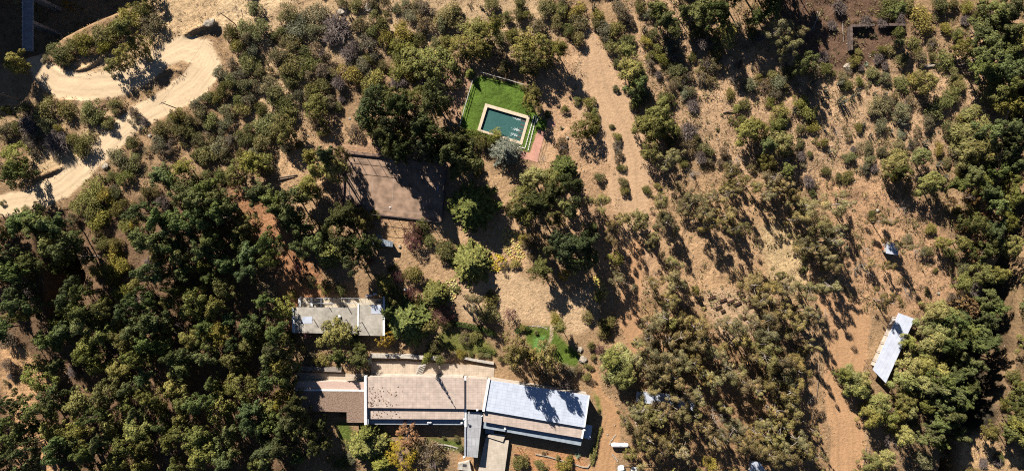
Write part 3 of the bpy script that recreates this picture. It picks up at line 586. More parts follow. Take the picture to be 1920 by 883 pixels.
(3, 1): "G 90 70 75;P 130 170 90;s 230 200 45;E 20 200 60;G 30 330 50;s 250 90 45;y 340 70 55;y 330 30 40;K 290 20 40;K 440 80 36;T 540 110 40;K 480 250 40;K 730 40 36;s 690 70 36;g 850 60 55;K 940 100 32;K 1010 30 60;g 1200 40 60;K 1200 190 50;y 400 190 45;K 790 130 36;s 320 270 22;d 250 290 50;s 620 310 45;s 440 400 38;s 600 450 55;g 750 240 55;g 760 310 55;g 730 380 45;d 800 380 36;g 860 250 45;g 980 210 60;b 1080 200 45;P 1000 340 100;P 1180 290 75;E 1050 400 70;A 960 450 28;T 1150 430 50;K 1300 350 50;K 1360 440 36;y 1290 230 40;s 1400 100 80;P 1580 120 140;P 1650 220 120;P 1560 240 100;g 1430 260 70;s 1500 20 55;E 1700 100 80;P 1260 490 85;g 1460 360 55;E 1470 500 65;s 1440 400 50;b 1500 570 50;E 1600 420 65;E 1760 400 75;G 1640 490 65;E 1700 560 65;O 1560 600 70;G 1880 480 65;G 1880 600 75;E 1760 640 80;O 1700 700 70;s 1540 700 65;y 1420 700 42;E 1600 790 80;G 1850 770 70;O 1480 830 50;E 1750 830 70;E 1880 60 70;E 1890 150 70;E 1860 250 60;E 1900 330 60;E 1830 310 50;O 1400 630 45;U 100 440 80;E 170 400 55;d 310 480 55;U 200 500 60;U 130 530 50;U 240 600 70;U 60 560 55;U 380 660 95;s 340 560 30;U 660 640 70;U 700 740 50;s 790 720 35;U 980 780 55;T 1080 670 65;U 450 820 75;U 560 830 70;U 820 820 45;s 1230 840 45;T 1230 720 25;b 470 520 16;s 520 450 30;b 600 140 35;b 680 230 35;s 160 270 45;b 260 360 35;d 640 240 30;g 1000 130 40;b 1120 110 40;s 1310 480 40;s 1350 330 40;U 300 760 60;b 860 340 25;b 1000 260 40",
(0, 2): "E 250 60 120 15;E 420 100 105 15;E 100 120 100 14;E 330 400 70;E 480 400 70;E 430 500 60;E 560 430 55;E 300 520 50;E 350 620 50;E 150 220 90;y 220 280 42;E 60 300 80;E 330 250 60;d 230 420 60;d 270 500 50;E 60 540 80;G 80 600 55;E 560 600 95;E 160 680 90;G 320 700 90;E 420 760 85;E 300 800 80;b 50 800 75;G 630 840 95;E 600 700 95;G 720 560 65;y 760 620 70;P 860 660 60;E 900 570 75;y 760 70 50;y 870 60 52;y 860 110 52;y 850 200 75;y 880 260 62;y 720 250 60;y 830 350 52;y 890 420 60;y 800 500 42;s 910 500 60;E 1040 60 90;P 1160 170 70;d 1130 220 55;E 1060 290 80;E 1160 320 60;G 1320 180 80;d 1390 100 42;E 1480 120 80;E 1340 280 80;G 1490 250 55;E 1560 60 75;G 1780 70 80;E 1660 230 80;E 1840 150 80;P 1000 380 60;d 1100 470 62;E 960 500 75;G 1260 510 75;G 1420 490 85;P 1310 430 55;G 1380 590 72;G 1590 540 75;G 1640 410 75;E 1560 330 65;E 1100 660 95;E 1000 680 80;d 1300 700 60;E 1500 690 80;G 1200 710 55;G 880 800 80;E 960 760 75;G 1200 830 90;P 1400 780 80;A2 1620 740 85;E 1850 700 90;G 1850 820 85;E 1700 650 55;E 740 760 75;E 1050 840 75;E 1800 300 70;E 1160 30 50;b 640 560 30;b 450 460 30;E 1250 100 60;E 1240 400 50;E 1720 830 55;G 1530 830 60;b 150 500 35",
(1, 2): "G 60 190 55;g 180 100 32;g 90 420 70;b 130 260 45;M 300 250 50;b 350 330 50;s 410 360 32;y 510 410 52;s 640 420 45;s 270 450 36;G 170 590 80;E 100 760 80;y 230 790 62;M 370 740 52;G 590 750 110;s 740 780 52;G 780 860 55;A 950 790 75;C 1130 650 150;E 970 590 45;C 520 150 90;H 650 60 95;H 780 90 75;E 870 55 42 9;E 905 75 30 8;M 850 200 42;M 1170 40 75;s 1290 40 50;s 1030 250 30;M 1060 320 50;y 1180 310 70;G 960 360 75;G 1010 460 75;M 1160 460 70;C 1340 450 80;s 1430 130 80;C 1610 210 130;M 1400 600 80;U 1620 510 60;s 1760 480 62;s 1740 600 70;b 1860 240 35;y 1210 540 62;b 1560 780 42;s 1650 770 42;s 1330 850 52;M 1900 600 52;E 420 60 80;E 300 120 60;H 700 230 60;E 1500 420 30;G 1300 700 45;E 60 60 70;s 350 150 35;s 1120 590 40;E 30 500 60;s 1440 680 40;b 560 360 35",
(2, 2): "b 140 80 75;y 100 30 42;y 30 220 36;G 220 260 90;U 50 300 60;A 400 300 50;H 400 80 80;H 540 60 80;E 600 180 70;E 480 220 60;E 280 120 50;G 790 190 55;U 820 340 75;y 640 460 46;s 570 620 52;s 700 660 60;s 700 730 52;y 320 640 52;G 370 700 55;M 660 870 36;s 590 830 36;U 960 50 60;U 1080 40 60;U 1240 230 60;U 1100 370 52;U 1250 400 70;U 1260 320 52;P 1390 420 32 5;U 1230 510 62;U 1150 630 70;P 1210 670 42;U 1080 700 70;U 1330 650 62;U 1300 780 80;U 1200 830 75;U 1450 720 90;U 1480 820 75;U 1640 390 55 8;U 1680 310 45 8;U 1870 380 80;U 1720 700 80;U 1850 680 62;U 1750 820 90;U 1880 800 55;U 980 840 36;U 1380 560 42;U 1060 800 60;s 90 700 30;s 185 730 18;b 280 60 35;U 1900 520 45;U 1560 850 50;b 180 140 35;U 760 30 50;U 1390 850 60;U 1600 690 30",
(3, 2): "U 330 60 75;U 200 40 36;U 420 120 72;U 500 170 62;U 560 60 75;U 600 150 55;U 700 60 52;s 270 260 30;s 270 170 36;U 560 250 62;T 680 270 90;T 740 130 60;g 1050 34 42;U 1110 90 60;s 1200 130 52;T 1140 110 75;U 830 228 40 8;U 965 240 40 8;T 1050 380 62;s 1260 265 22;s 1190 420 28;s 1370 140 52;U 100 420 90;U 200 400 55;U 60 500 70;U 180 580 62;U 400 420 62;U 540 400 62;U 380 610 62;U 300 660 70;U 80 640 90;U 60 760 90;U 220 740 62;U 440 630 42;T 450 560 52;U 60 860 70;U 400 860 42;U 1010 520 55;P 1300 590 90;P 1250 690 85;P 1380 720 110;P 1400 620 90;P 1250 800 100;P 1420 820 90;P 1080 820 55;G 1480 60 62;O 1600 140 70;G 1740 70 90;O 1600 40 50;g 1480 230 75;G 1880 90 62;E 1880 200 50;P 1660 310 100;P 1760 300 75;P 1860 290 75;G 1500 370 80;P 1780 370 62;d 1560 420 72;O 1500 500 70;O 1560 560 70;P 1700 690 72;b 1880 500 42;b 1840 820 42;G 1840 860 55;E 1560 720 60;E 1500 620 55;E 1520 740 60 15;E 1480 680 60 15;E 1450 840 60 15;E 1700 500 60;E 1760 560 60;E 1700 640 70;E 1800 620 60;E 1640 740 60;E 1840 720 55;E 1700 820 70;E 1780 800 60;E 1600 840 60;E 1780 480 60;E 1860 600 60;E 1700 740 55;b 1380 470 42;U 760 230 40;U 30 360 45;U 160 330 40;E 1660 130 60;G 1360 60 40",
(0, 3): "G 230 200 110;b 60 90 52;b 40 230 26;d 80 180 34;E 390 110 62;d 540 140 50;G 590 50 90;P 690 130 62;P 860 130 90;G 960 60 72;E 340 350 80;E 220 450 90;G 560 410 115;G 740 320 100;G 920 410 72;E 900 290 52;G 1090 360 90;y 1200 430 42;P 1290 270 80;G 1340 150 80;G 1340 400 72;E 1440 420 72;G 1600 450 100;G 1720 60 90;G 1780 270 110;y 1640 280 52;E 1860 580 100;E 1850 450 72;G 790 590 72;P 1000 590 100;G 1060 690 72;G 880 720 80;G 540 620 100;E 500 720 90;E 600 780 80;E 350 790 90;P 340 590 72;b 280 680 34;E 200 590 52;G 1250 660 90;G 1330 620 72;G 1470 660 100;G 1480 780 100;G 1630 720 80;G 1740 770 52;G 830 840 80;G 1010 850 72;d 1270 790 42;E 1700 600 52;E 30 500 62;E 40 650 72;E 60 780 80;E 200 860 52;G 1300 860 52;G 1880 860 52;G 1320 520 52;G 1130 20 52;E 1360 30 62;E 1500 60 62;E 1250 60 62;d 740 460 50;E 1650 850 72;E 620 520 55;E 1180 560 55;E 700 700 60;E 1050 200 60;E 980 480 55;E 1560 250 50;b 1050 800 35;E 10 400 50",
(1, 3): "E 60 60 80 15;G 150 110 100 14;E 200 200 80 12;H 110 0 60 16;E 60 230 70;A2 200 360 80;G 100 430 72;E 60 560 80;G 60 640 72;H 60 760 80;G 50 840 52;H 170 600 80;y 480 60 52;b 400 40 36;G 760 60 80;E 600 50 72;s 1300 50 45;C 1265 62 26 14;s 1370 40 45;b 1440 20 42;y 1540 10 36;s 1610 20 22;s 1690 25 26;s 1740 30 22;s 1830 50 26;U 1900 60 55;C 820 620 62;C 860 710 110;C 760 740 80;s 620 830 60;g 690 800 52;s 700 700 34;C 930 840 80;O 1130 620 100;A 1090 800 120;y 1200 760 52;b 1280 740 72;b 1330 820 72;b 1320 700 42;b 640 460 26;s 1540 730 26;g 1500 650 26;g 1410 640 15;A_ 1710 620 18;H 300 600 80;H 160 740 60;H 240 420 60 16;H 230 520 70 16;E 470 560 45;E 300 800 60;H 420 740 50;E 500 700 40",
(2, 3): "O2 20 40 85 19;O2 150 40 60 12;O2 260 60 80 17;b 300 130 52;b 440 140 52;y 40 20 40;d 400 240 55;P 790 110 130;P 760 70 90;P 850 190 95;s 610 40 26;s 560 100 26;s 600 120 22;y 560 190 34;M 680 10 34;b 600 220 26;U 980 80 72;U 1050 150 80;U 1100 60 80;U 1200 120 80;U 1270 70 72;U 1250 220 72;U 1150 210 52;U 1340 130 62;U 1340 350 62 12;U 1120 300 62 12;U 1240 360 66 12;U 1450 360 52;U 1420 100 62;U 1480 200 62;U 1530 250 80;U 1560 60 62;U 1640 150 72;U 1700 200 72;U 1800 260 80;U 1830 180 62;U 1880 320 52;U 1880 80 52;U 1720 60 55;U 1600 330 52;U 1020 470 72;U 950 480 52;U 870 540 52;U 860 610 52;U 980 600 90;U 1080 520 52;U 1200 480 90;U 1300 490 72;U 1160 540 52;U 1040 720 80;U 1000 700 60;U 1230 720 80;U 1170 760 72;U 1320 780 80;T 1540 480 90;U 1480 600 62;T 1680 540 72;U 1720 620 80;U 1800 600 62;U 1850 560 52;U 1820 720 62;U 1770 740 72;U 1880 650 50;U 1750 420 62;y 1490 850 62;G 900 780 42;s 60 840 60;y 380 850 62;b 240 755 18;s 340 795 22;s 430 800 30;A_ 490 770 28;s 220 860 42;s 650 440 18;s 625 720 18;s 615 780 18;U 1640 450 50;U 1400 500 40;U 1560 700 60;U 1640 680 40;b 480 130 40;b 250 150 45;b 180 130 40",
(3, 3): "U 60 60 80;U 160 100 80;U 260 60 80;U 280 160 80;U 180 220 72;U 80 220 72;U 240 330 80;T 60 370 52;U 100 300 55;U 240 430 72;T 340 370 42;U 100 480 80;U 60 580 72;U 180 600 72;U 280 540 52;U 60 700 72;U 150 700 80;U 280 700 80;U 80 830 80;U 200 820 72;U 330 780 80;U 400 830 72;U 460 720 36;T 300 580 36;P 650 205 100;P 740 230 60;P 700 280 80;P 600 180 52;P 1085 120 90;P 1200 100 100;P 1300 180 100;P 1060 230 80;P 1180 240 80;P 1180 20 55;G 1420 60 52;G 1510 160 36;P 860 420 100;P 800 500 80;P 780 440 52;P 1060 380 80;P 1080 450 60;P 940 500 72;P 1020 470 52;P 1230 420 50;g 1100 530 42;y 950 580 52;P 1060 650 72;T2 850 690 80;P 920 820 72;P 800 840 62;g 1180 800 80;P 1180 670 36;g 1230 560 50;d 1440 680 42;y 1660 330 62;s 1640 380 62;y 1740 370 50;G 1740 560 105;G 1700 620 80;G 1800 520 72;s 1850 350 52;s 1870 640 52;s 1830 80 72;s 1850 180 52;s 1740 220 52;g 1650 230 52;d 1620 830 42;s 1740 780 42;K 1330 790 42;K 1400 820 42;y 1890 250 42;E 1480 300 50;E 1430 330 70 15;E 1420 480 70 15;E 1370 220 60 16;E 1330 300 60 15;E 1460 180 55;E 1560 80 60;E 1620 120 50;E 1560 260 50;E 1400 420 60;E 1500 400 60;E 1540 500 60;E 1380 540 60;E 1440 600 55;E 1300 620 55;E 1340 700 50;E 1560 340 60;E 1500 280 50;E 1440 500 60;E 1590 180 50;E 1520 140 50;E 1480 640 50;E 1400 300 60 13;E 1440 200 50 13;E 1350 420 50 13;E 1330 560 60 12;E 1300 650 50 12;U 420 640 30;G 1900 560 50;E 1640 200 55;E 1680 300 50;E 1620 420 50;E 1600 320 50",
}
# linear base colours: mean and how far single plants stray from it
KIND = {  # key: lib, object name, category, phrase, colour, (reference radius, reference height), height range, group
 'E': ('E', 'evergreen_tree', 'evergreen tree', 'dark green evergreen tree', (.092, .104, .034), 3.6, (7.2, 13), 'dark evergreen trees on the slope'),
 'H': ('E', 'tall_evergreen_tree', 'tall tree', 'very tall dark green tree', (.056, .064, .023), 3.6, (14, 18), 'very tall dark trees around the court and houses'),
 'G': ('G', 'broadleaf_tree', 'broadleaf tree', 'mid green rounded tree', (.138, .130, .036), 3.3, (5.2, 10), 'mid green broadleaf trees'),
 'P': ('P', 'pepper_tree', 'pepper tree', 'pale green feathery tree', (.175, .165, .052), 3.4, (6, 8.5), 'pale feathery trees'),
 'U': ('U', 'eucalyptus_tree', 'eucalyptus', 'brownish olive eucalyptus', (.180, .148, .062), 3.1, (9.5, 16), 'thin open eucalyptus trees'),
 'C': ('C', 'conifer_tree', 'conifer', 'green star shaped conifer', (.145, .155, .042), 3.3, (6.5, 9), 'star shaped garden conifers'),
 'B': ('B', 'blue_cedar', 'cedar', 'blue grey cedar', (.145, .165, .150), 3.5, (8.5, 8.6), None),
 'M': ('M', 'plum_tree', 'plum tree', 'small purple leaved tree', (.105, .045, .042), 2.4, (3.5, 4.6), 'purple leaved garden trees'),
 'O': ('O', 'russet_tree', 'russet tree', 'rusty brown leaved tree', (.20, .115, .050), 2.8, (5, 6.5), 'rusty brown leaved trees'),
 'O2': ('G', 'golden_olive_tree', 'garden tree', 'golden olive leafy tree', (.180, .135, .040), 3.0, (13, 15), 'golden olive trees behind the white roof'),
 'A': ('O', 'yellow_tree', 'autumn tree', 'bright yellow autumn tree', (.26, .18, .025), 2.8, (4.5, 6), 'yellow autumn trees'),
 'A2': ('G', 'yellowing_tree', 'yellowing tree', 'tree turning yellowish brown', (.155, .125, .026), 3.3, (8, 9.5), 'trees turning yellowish brown'),
 's': ('s', 'shrub', 'shrub', 'olive green rounded shrub', (.155, .146, .052), 1.6, (0, 0), 'olive green shrubs'),
 'g': ('g', 'grey_bush', 'bush', 'greyish green bush', (.168, .155, .080), 1.65, (0, 0), 'greyish green bushes'),
 'y': ('s', 'yellow_green_bush', 'leafy bush', 'yellowish green bush', (.215, .19, .050), 1.6, (0, 0), 'yellowish green bushes'),
 'b': ('b', 'brown_bush', 'brown bush', 'brownish half dry bush', (.175, .138, .080), 1.6, (0, 0), 'brownish half dry bushes'),
 'd': ('d', 'dry_brush', 'dry brush', 'leafless grey brush', (.2, .17, .16), 1.6, (0, 0), 'leafless grey brush'),
}
LAND = [  # things a label can point at: name, photo position
 ('wooden road bridge', 50, 60), ('hairpin bend', 378, 120), ('hairpin boulder', 394, 46), ('leaning utility pole', 318, 195), ('big hairpin tree', 232, 100), ('pole with a crossarm', 30, 178),
 ('lower gravel road', 20, 388), ('yellow woodland bush', 247, 418), ('swimming pool', 945, 232), ('pink paved strip', 1000, 280), ('blue grey cedar', 947, 283), ('sports court', 740, 350),
 ('long fallen timbers', 540, 335), ('ribbed shed roof', 708, 451), ('purple court tree', 772, 452), ('flat roofed annex', 635, 600), ('annex yellow tree', 717, 637), ('brown gravel roof', 618, 752),
 ('long beige roof', 780, 735), ('white panelled roof', 1010, 755), ('pale concrete terrace', 925, 850), ('lower yellow tree', 752, 860), ('white gas tank', 1162, 834), ('pair of parked white cars', 1176, 877), ('timber benches', 1370, 570),
 ('half hidden metal shed', 1250, 745), ('small white roofed cabin', 1675, 465), ('long white metal shed', 1675, 650), ('ruined stone enclosure', 1640, 75), ('felled trunks', 1790, 125), ('bare wide track', 1130, 200), ('pale grass clearing', 1465, 475),
 ('round bright lawn patch', 1012, 645), ('pale garden yard', 985, 570), ('yellow ground plants', 962, 462), ('largest pale feathery tree', 1835, 265), ('deep shaded gully', 1865, 640), ('burnt slope', 1540, 50), ('reddish clearing', 1650, 380),
 ('western dirt clearing', 30, 700), ('lower dirt clearing', 60, 850), ('grey lower brush', 135, 695), ('grey woodland bush', 325, 615), ('bare red soil patch', 365, 790), ('dark western hollow', 130, 560), ('yellowish bush strip', 212, 495),
 ('reddish path', 470, 400), ('striped trunk shadows', 415, 690), ('upper road spur', 520, 20), ('pale upper rocks', 700, 18), ('cactus slope', 1570, 165), ('tawny grass slope', 1400, 160), ('shed turning place', 1590, 640), ('southern dirt road', 1580, 820),
 ('dead grey tangle', 1652, 832), ('south eastern bank', 1840, 850), ('lower corner shed', 1420, 875), ('top edge', 1180, 0), ('upper evergreen mass', 1890, 60), ('grey hillside brush', 630, 47), ('dark garden hedge', 840, 600), ('grassy strip', 835, 825),
]
DIRS = ['east', 'north east', 'north', 'north west', 'west', 'south west', 'south', 'south east']
ORD = ['', 'second', 'third', 'fourth', 'fifth', 'sixth', 'seventh', 'eighth', 'ninth', 'tenth', 'eleventh', 'twelfth', 'thirteenth', 'fourteenth', 'fifteenth', 'sixteenth', 'seventeenth', 'eighteenth', 'nineteenth', 'twentieth']
REG = []   # (object, phrase, px, py) labels are settled at the end
def settle_labels():
    bins = {}
    for o, ph, px, py in REG:
        i = min(range(len(LAND)), key=lambda k: (LAND[k][1]-px)**2+(LAND[k][2]-py)**2)
        dx, dy = px-LAND[i][1], LAND[i][2]-py
        d = DIRS[int(round(math.atan2(dy, dx)/(math.pi/4))) % 8]
        bins.setdefault((ph, i, d), []).append((math.hypot(dx, dy), o))
    for (ph, i, d), L in bins.items():
        L.sort(key=lambda t: t[0])
        for k, (_, o) in enumerate(L):
            if len(L) == 1: o['label'] = f'{ph} {d} of the {LAND[i][0]}'
            elif k == 0: o['label'] = f'{ph} {d} of the {LAND[i][0]}, first outward'
            else: o['label'] = f'{ph} {d} of the {LAND[i][0]}, {ORD[k]} outward'
OPEN = [[(1325, 552), (1395, 542), (1420, 560), (1405, 600), (1345, 590)], [(1660, 452), (1690, 455), (1686, 480), (1658, 477)]]   # the photograph shows these sunlit
def clear_of(px, py):
    return not (sdist(np.array([px]), np.array([py]), POOL_OUT)[0] > -4)
def plant(key, px, py, r_px, hh=None):
    r = r_px/S
    if key in 'TT2':
        lib = TDARK if key == 'T2' else TLIB; me = lib[rng.integers(len(lib))]
        sc = max(.25, r/2.6); x, y = W(px, py, 2.0); z = Tz(x, y)
        o = link('dead_tree', me, None, (x, y, z)); o.rotation_euler.z = rng.uniform(0, 6.28); o.scale = (sc,)*3
        tag(o, None, 'dead tree', 'pale dead trees'); REG.append((o, ('large ' if r > 2.6 else 'small ')+'pale bare dead tree', px, py)); return o
    if key == 'K':
        me = KLIB[rng.integers(len(KLIB))]; sc = max(.6, r/1.55)*.8; x, y = W(px, py, 2.0); z = Tz(x, y)
        o = link('cactus_clump', me, None, (x, y, z)); o.rotation_euler.z = rng.uniform(0, 6.28); o.scale = (sc, sc, sc*rng.uniform(.9, 1.2))
        tag(o, None, 'cactus', 'clumps of columnar cactus'); REG.append((o, 'clump of grey columnar cactus', px, py)); return o
    if key == 'A_':
        x, y = W(px, py, .5); o = link('agave', ALIB[rng.integers(2)], None, (x, y, Tz(x, y))); o.scale = (max(.7, r/.9),)*3; o.color = (.16, .20, .13, 1)
        tag(o, None, 'agave', 'spiky rosette plants'); REG.append((o, 'spiky rosette plant', px, py)); return o
    lib, name, cat, ph, col, rref, hr, grp = KIND[key]
    cm, tm = LIB[lib][rng.integers(len(LIB[lib]))]
    c = np.array(col)*rng.uniform(.68, 1.35)*np.array([rng.uniform(.9, 1.13), 1, rng.uniform(.8, 1.2)])
    if lib in 'sgb' and px < 1000 and py < 350: c = c*np.array([1.0, 1.0, 1.0])
    if key == 'U' and r < 2.2 and py > 440 and hh is None and rng.uniform() < .40: return None
    if hr[1]:
        H = hh or rng.uniform(*hr)
        if key in ('U', 'P') and py > 380 and px > 1200:
            q_ = [(px, py), (px+4.6*H, py+8*H), (px+5.2*H, py+9*H), (px+3.3*H, py+5.7*H), (px+2.3*H, py+4*H)]
            if any(sdist(np.array([a_]), np.array([b_]), pl)[0] > -r_px*.5 for a_, b_ in q_ for pl in OPEN): return None
        if key in 'EG' and px < 560 and py > 370 and not hh: H *= 1.3; c = c*np.array([.93, 1, 1.05])
        if key in 'EGP' and r < 2.2: H *= .72+.1*r
        if px < 60 and py < 140: H *= 1.0
        lift = {'U': .88, 'C': .6, 'B': .6}.get(key, .82)
        x, y = W(px, py, H*lift)
        z = Tz(x, y); x, y = W(px, py, z+H*lift); z = Tz(x, y)
        href = {'E': 9.9, 'G': 7.8, 'P': 7.8, 'U': 13.4, 'C': 8, 'B': 9, 'M': 4.8, 'O': 5.9}[lib]
        s = r/rref*(.92 if lib == 'U' else (1.2 if key == 'H' else 1.3 if key == 'C' else 1.02)); rz = rng.uniform(0, 6.28)
        root = thing(name, None, cat, (x, y, z), rz, grp)
        root.scale = (s*rng.uniform(.92, 1.08), s*rng.uniform(.92, 1.08), H/href)
        cr = link('crown', cm, root); cr.color = (*c, 1); link('trunk', tm, root)
        size = 'large ' if r > 3.3 else ('small ' if r < 2.1 and not ph.startswith('small') else '')
        REG.append((root, size+ph, px, py)); return root
    s = r/rref*(1.24 if px < 1000 else 1.12); x, y = W(px, py, 1.0*s); z = Tz(x, y); x, y = W(px, py, z+1.0*s); z = Tz(x, y)
    zs = min(s*rng.uniform(.85, 1.2), 1.8)
    if key == 'd':
        o = link(name, tm, None, (x, y, z)); tag(o, None, cat, grp)
    else:
        o = link(name, cm, None, (x, y, z)); o.color = (*c, 1); tag(o, None, cat, grp)
        if r > 1.5: st = link('stems', tm, o)
    o.rotation_euler.z = rng.uniform(0, 6.28); o.scale = (s*rng.uniform(.9, 1.1), s*rng.uniform(.9, 1.1), zs)
    size = 'large ' if r > 2.2 else ('small ' if r < 1.35 else '')
    REG.append((o, size+ph, px, py)); return o
for (ti, tj), txt in TILES.items():
    for e in txt.split(';'):
        q = e.split()
        plant(q[0], ti*480+float(q[1])/4, tj*220+float(q[2])/4, float(q[3])/4, float(q[4]) if len(q) > 4 else None)
# ------------------------------------------------------------------ buildings
def P_(pts, z=0.0): return [W(x, y, z) for x, y in pts]
def inset(poly, d):
    cx = sum(p[0] for p in poly)/len(poly); cy = sum(p[1] for p in poly)/len(poly); out = []
    for x, y in poly:
        L = math.hypot(x-cx, y-cy); k = max(0, 1-d*1.3/L); out.append((cx+(x-cx)*k, cy+(y-cy)*k))
    return out
ROOF_B = brickmat('beige_roof', (.46, .365, .305), (.33, .265, .22), 1.1, .62, 0, .035, .85, .06, 0, .28)
ROOF_W = brickmat('white_roof', (.46, .50, .58), (.32, .36, .44), 1.25, .78, R_(9), .03, .6, .05, 0, .16, .4)
ROOF_W2 = brickmat('grey_roof', (.36, .36, .37), (.22, .22, .24), 1.0, 2.2, R_(-4), .04, .6, .1, 0, .3)
ROOF_G = mat('brown_gravel', (.23, .16, .12), .95, .35, 4, col2=(.10, .065, .045), bump=.6)
ROOF_C = brickmat('weathered_roof', (.36, .325, .275), (.29, .26, .22), 4.2, 3.4, 0, .03, .9, .10, .5, .42)
PAVE = brickmat('tan_paving', (.46, .37, .28), (.33, .26, .20), .62, .62, 0, .03, .9, .07, 0, .3)
PAVE2 = brickmat('terrace_paving', (.47, .40, .32), (.38, .32, .26), .9, .62, R_(-8), .03, .9, .06, 0, .25)
PINK = brickmat('pink_paving', (.50, .26, .19), (.40, .21, .16), .5, .5, R_(-16), .03, .9, .07, 0, .25)
PINKTILE = mat('pinkish_tiles', (.48, .35, .29), .9, .3, 6, col2=(.28, .19, .15), bump=.4)
LOWBLUE = mat('grey_blue_roof', (.25, .29, .33), .6, .15, 1)
def wall_windows(th, a, b, z0, z1, n):
    """window frames and panes set proud of the wall from a to b"""
    a = Vector((*a, 0)); b = Vector((*b, 0)); d = (b-a); L = d.length; u = d.normalized(); ang = math.atan2(u.y, u.x); nrm = Vector((u.y, -u.x, 0))
    for i in range(n):
        c = a+d*((i+.5)/n)+nrm*.05; wd = L/n*.66
        f = MB().box(c.x, c.y, z0, z1, wd, .08, ang).build('window', WHITE, th)
        g = c+nrm*.043; MB().box(g.x, g.y, z0+.08, z1-.08, wd-.16, .02, ang).build('pane', GLASSD, f)
lodge = thing('lodge_building', 'long lodge with a beige flat roof, a white panelled roof and a brown gravel wing', 'building')
def slab(pts, z, t, name, m, par, z1s=None, bev=0):
    return MB().prism(P_(pts, z), z-t, z, z1s).build(name, m, par, bev)
A_up = [(687.5, 706), (870.5, 707.6), (870.5, 766), (687.5, 764)]
A_mid = [(687.5, 762), (870.5, 764.5), (870.5, 785.6), (687.5, 785)]
A_low = [(688, 783), (870.5, 784), (870.5, 796), (688, 795)]
M_up = [(874.5, 708), (914.5, 711), (906, 768), (874.5, 766.6)]
B_up = [(918.3, 712.2), (1105, 741), (1096, 801), (907.8, 769)]
B_mid = [(907, 767), (1096, 799), (1092.3, 821.5), (906, 790.2)]
B_low = [(905.5, 788.5), (1092, 820), (1089, 835), (948, 809), (905, 802)]
for pts, z, m in ((A_up, 4.7, ROOF_B), (M_up, 4.72, ROOF_B), (B_up, 4.7, ROOF_W), (A_mid, 4.0, ROOF_B), (B_mid, 4.0, ROOF_B), (A_low, 2.95, LOWBLUE), (B_low, 2.95, LOWBLUE)):
    slab(pts, z, .18, 'roof', m, lodge)
wl = MB()
for pts, z in ((A_up, 4.7), (M_up, 4.7), (B_up, 4.7), (A_mid, 4.0), (B_mid, 4.0)): wl.prism(inset(P_(pts, z), .35), -.3, z-.19)
wl.prism(P_([(700, 786), (868, 787), (868, 792), (700, 791)], 2.9), -.3, 2.7); wl.prism(P_([(955, 800), (1085, 823), (1084, 829), (955, 806)], 2.9), -.3, 2.7)
wl.build('wall', WALLM, lodge)
wall_windows(lodge, W(700, 791.6, 2.9), W(868, 792.6, 2.9), .5, 2.4, 14); wall_windows(lodge, W(955, 806.6, 2.9), W(1084, 829.6, 2.9), .5, 2.4, 10)
for a, b, wd in (((685, 705), (685.3, 796), 4.6), ((872.3, 706.5), (872.7, 800), 4.0), ((872.3, 800), (872, 857), 3.2), ((916.6, 710.5), (906.3, 771), 4.6)):
    zt = 5.0 if b[1] < 798 else 3.9
    p = W(*a, zt); q = W(*b, zt); MB().bar((p[0], p[1], zt-.6), (q[0], q[1], zt-.6), wd/S, 1.2).build('parapet', GREYP if a[1] > 799 else WHITE, lodge)
slab([(874.6, 771.5), (905, 772.6), (895.5, 857.5), (872.8, 855)], 3.6, .2, 'entrance_roof', ROOF_W2, lodge)
MB().prism(inset(P_([(877, 775), (902, 775), (893.5, 854), (876, 852)], 3.6), .2), -.3, 3.39).build('entrance_wall', WALLM, lodge)
p = W(1100.5, 742, 4.9); q = W(1093.8, 801, 4.9)
e1 = W(1105, 741.5, 4.9); e2 = W(1096.2, 800.5, 4.9); MB().bar((e1[0], e1[1], 4.63), (e2[0], e2[1], 4.63), .3, .34).build('eave_trim', WHITE, lodge)
e1 = W(1094.6, 802, 4.0); e2 = W(1091, 821.5, 4.0); MB().bar((e1[0], e1[1], 3.98), (e2[0], e2[1], 3.98), .45, .3).build('eave_trim', WHITE, lodge)
slab([(1098, 795.5), (1111, 797.6), (1106.8, 823), (1094.5, 820.8)], 2.6, .2, 'porch_roof', METALW, lodge)
MB().prism(inset(P_([(1098, 797), (1109, 799), (1105, 821), (1094.5, 819.5)], 2.6), .2), -.3, 2.39).build('porch_wall', WALLM, lodge)
# brown gravel wing
slab([(552, 732.7), (683, 734), (683, 792), (650, 791.5), (650, 772), (552, 770)], 3.2, .25, 'gravel_roof', ROOF_G, lodge)
MB().prism(inset(P_([(553, 733), (683, 734), (683, 771), (553, 770)], 3.2), .3), -.3, 2.94).build('gravel_wing_wall', WALLM, lodge)
slab([(552, 714.5), (683, 716.5), (683, 730), (552, 729.5)], 3.0, .25, 'tiled_strip_roof', PINKTILE, lodge)
g1 = W(552, 731, 3.25); g2 = W(683, 732, 3.25); MB().bar((g1[0], g1[1], 3.1), (g2[0], g2[1], 3.1), .38, .3).build('gutter', WHITE, lodge)
MB().prism(inset(P_([(553, 715), (683, 717), (683, 730), (553, 729)], 3.0), .25), -.3, 2.74).build('tiled_wing_wall', WALLM, lodge)
def vent(px, py, z, par, s=.32):
    x, y = W(px, py, z); mb = MB(); mb.tube([(x, y, z-.02), (x, y, z+.25)], s*.45, 8)
    mb.tube([(x, y, z+.25), (x, y, z+.38), (x, y, z+.5)], [s, s*.95, s*.3], 10)
    return mb.build('roof_vent', WHITE, par, smooth=False)
for v in ((895, 768, 4.72), (871, 785, 4.9), (903.5, 779, 3.6), (880, 795, 3.6), (803.5, 791, 2.95), (807.5, 791, 2.95), (866, 792, 2.95), (947, 800, 2.95), (947, 803.5, 2.95), (1095.5, 805.5, 4.15), (870.5, 856, 3.8)): vent(*v, lodge)
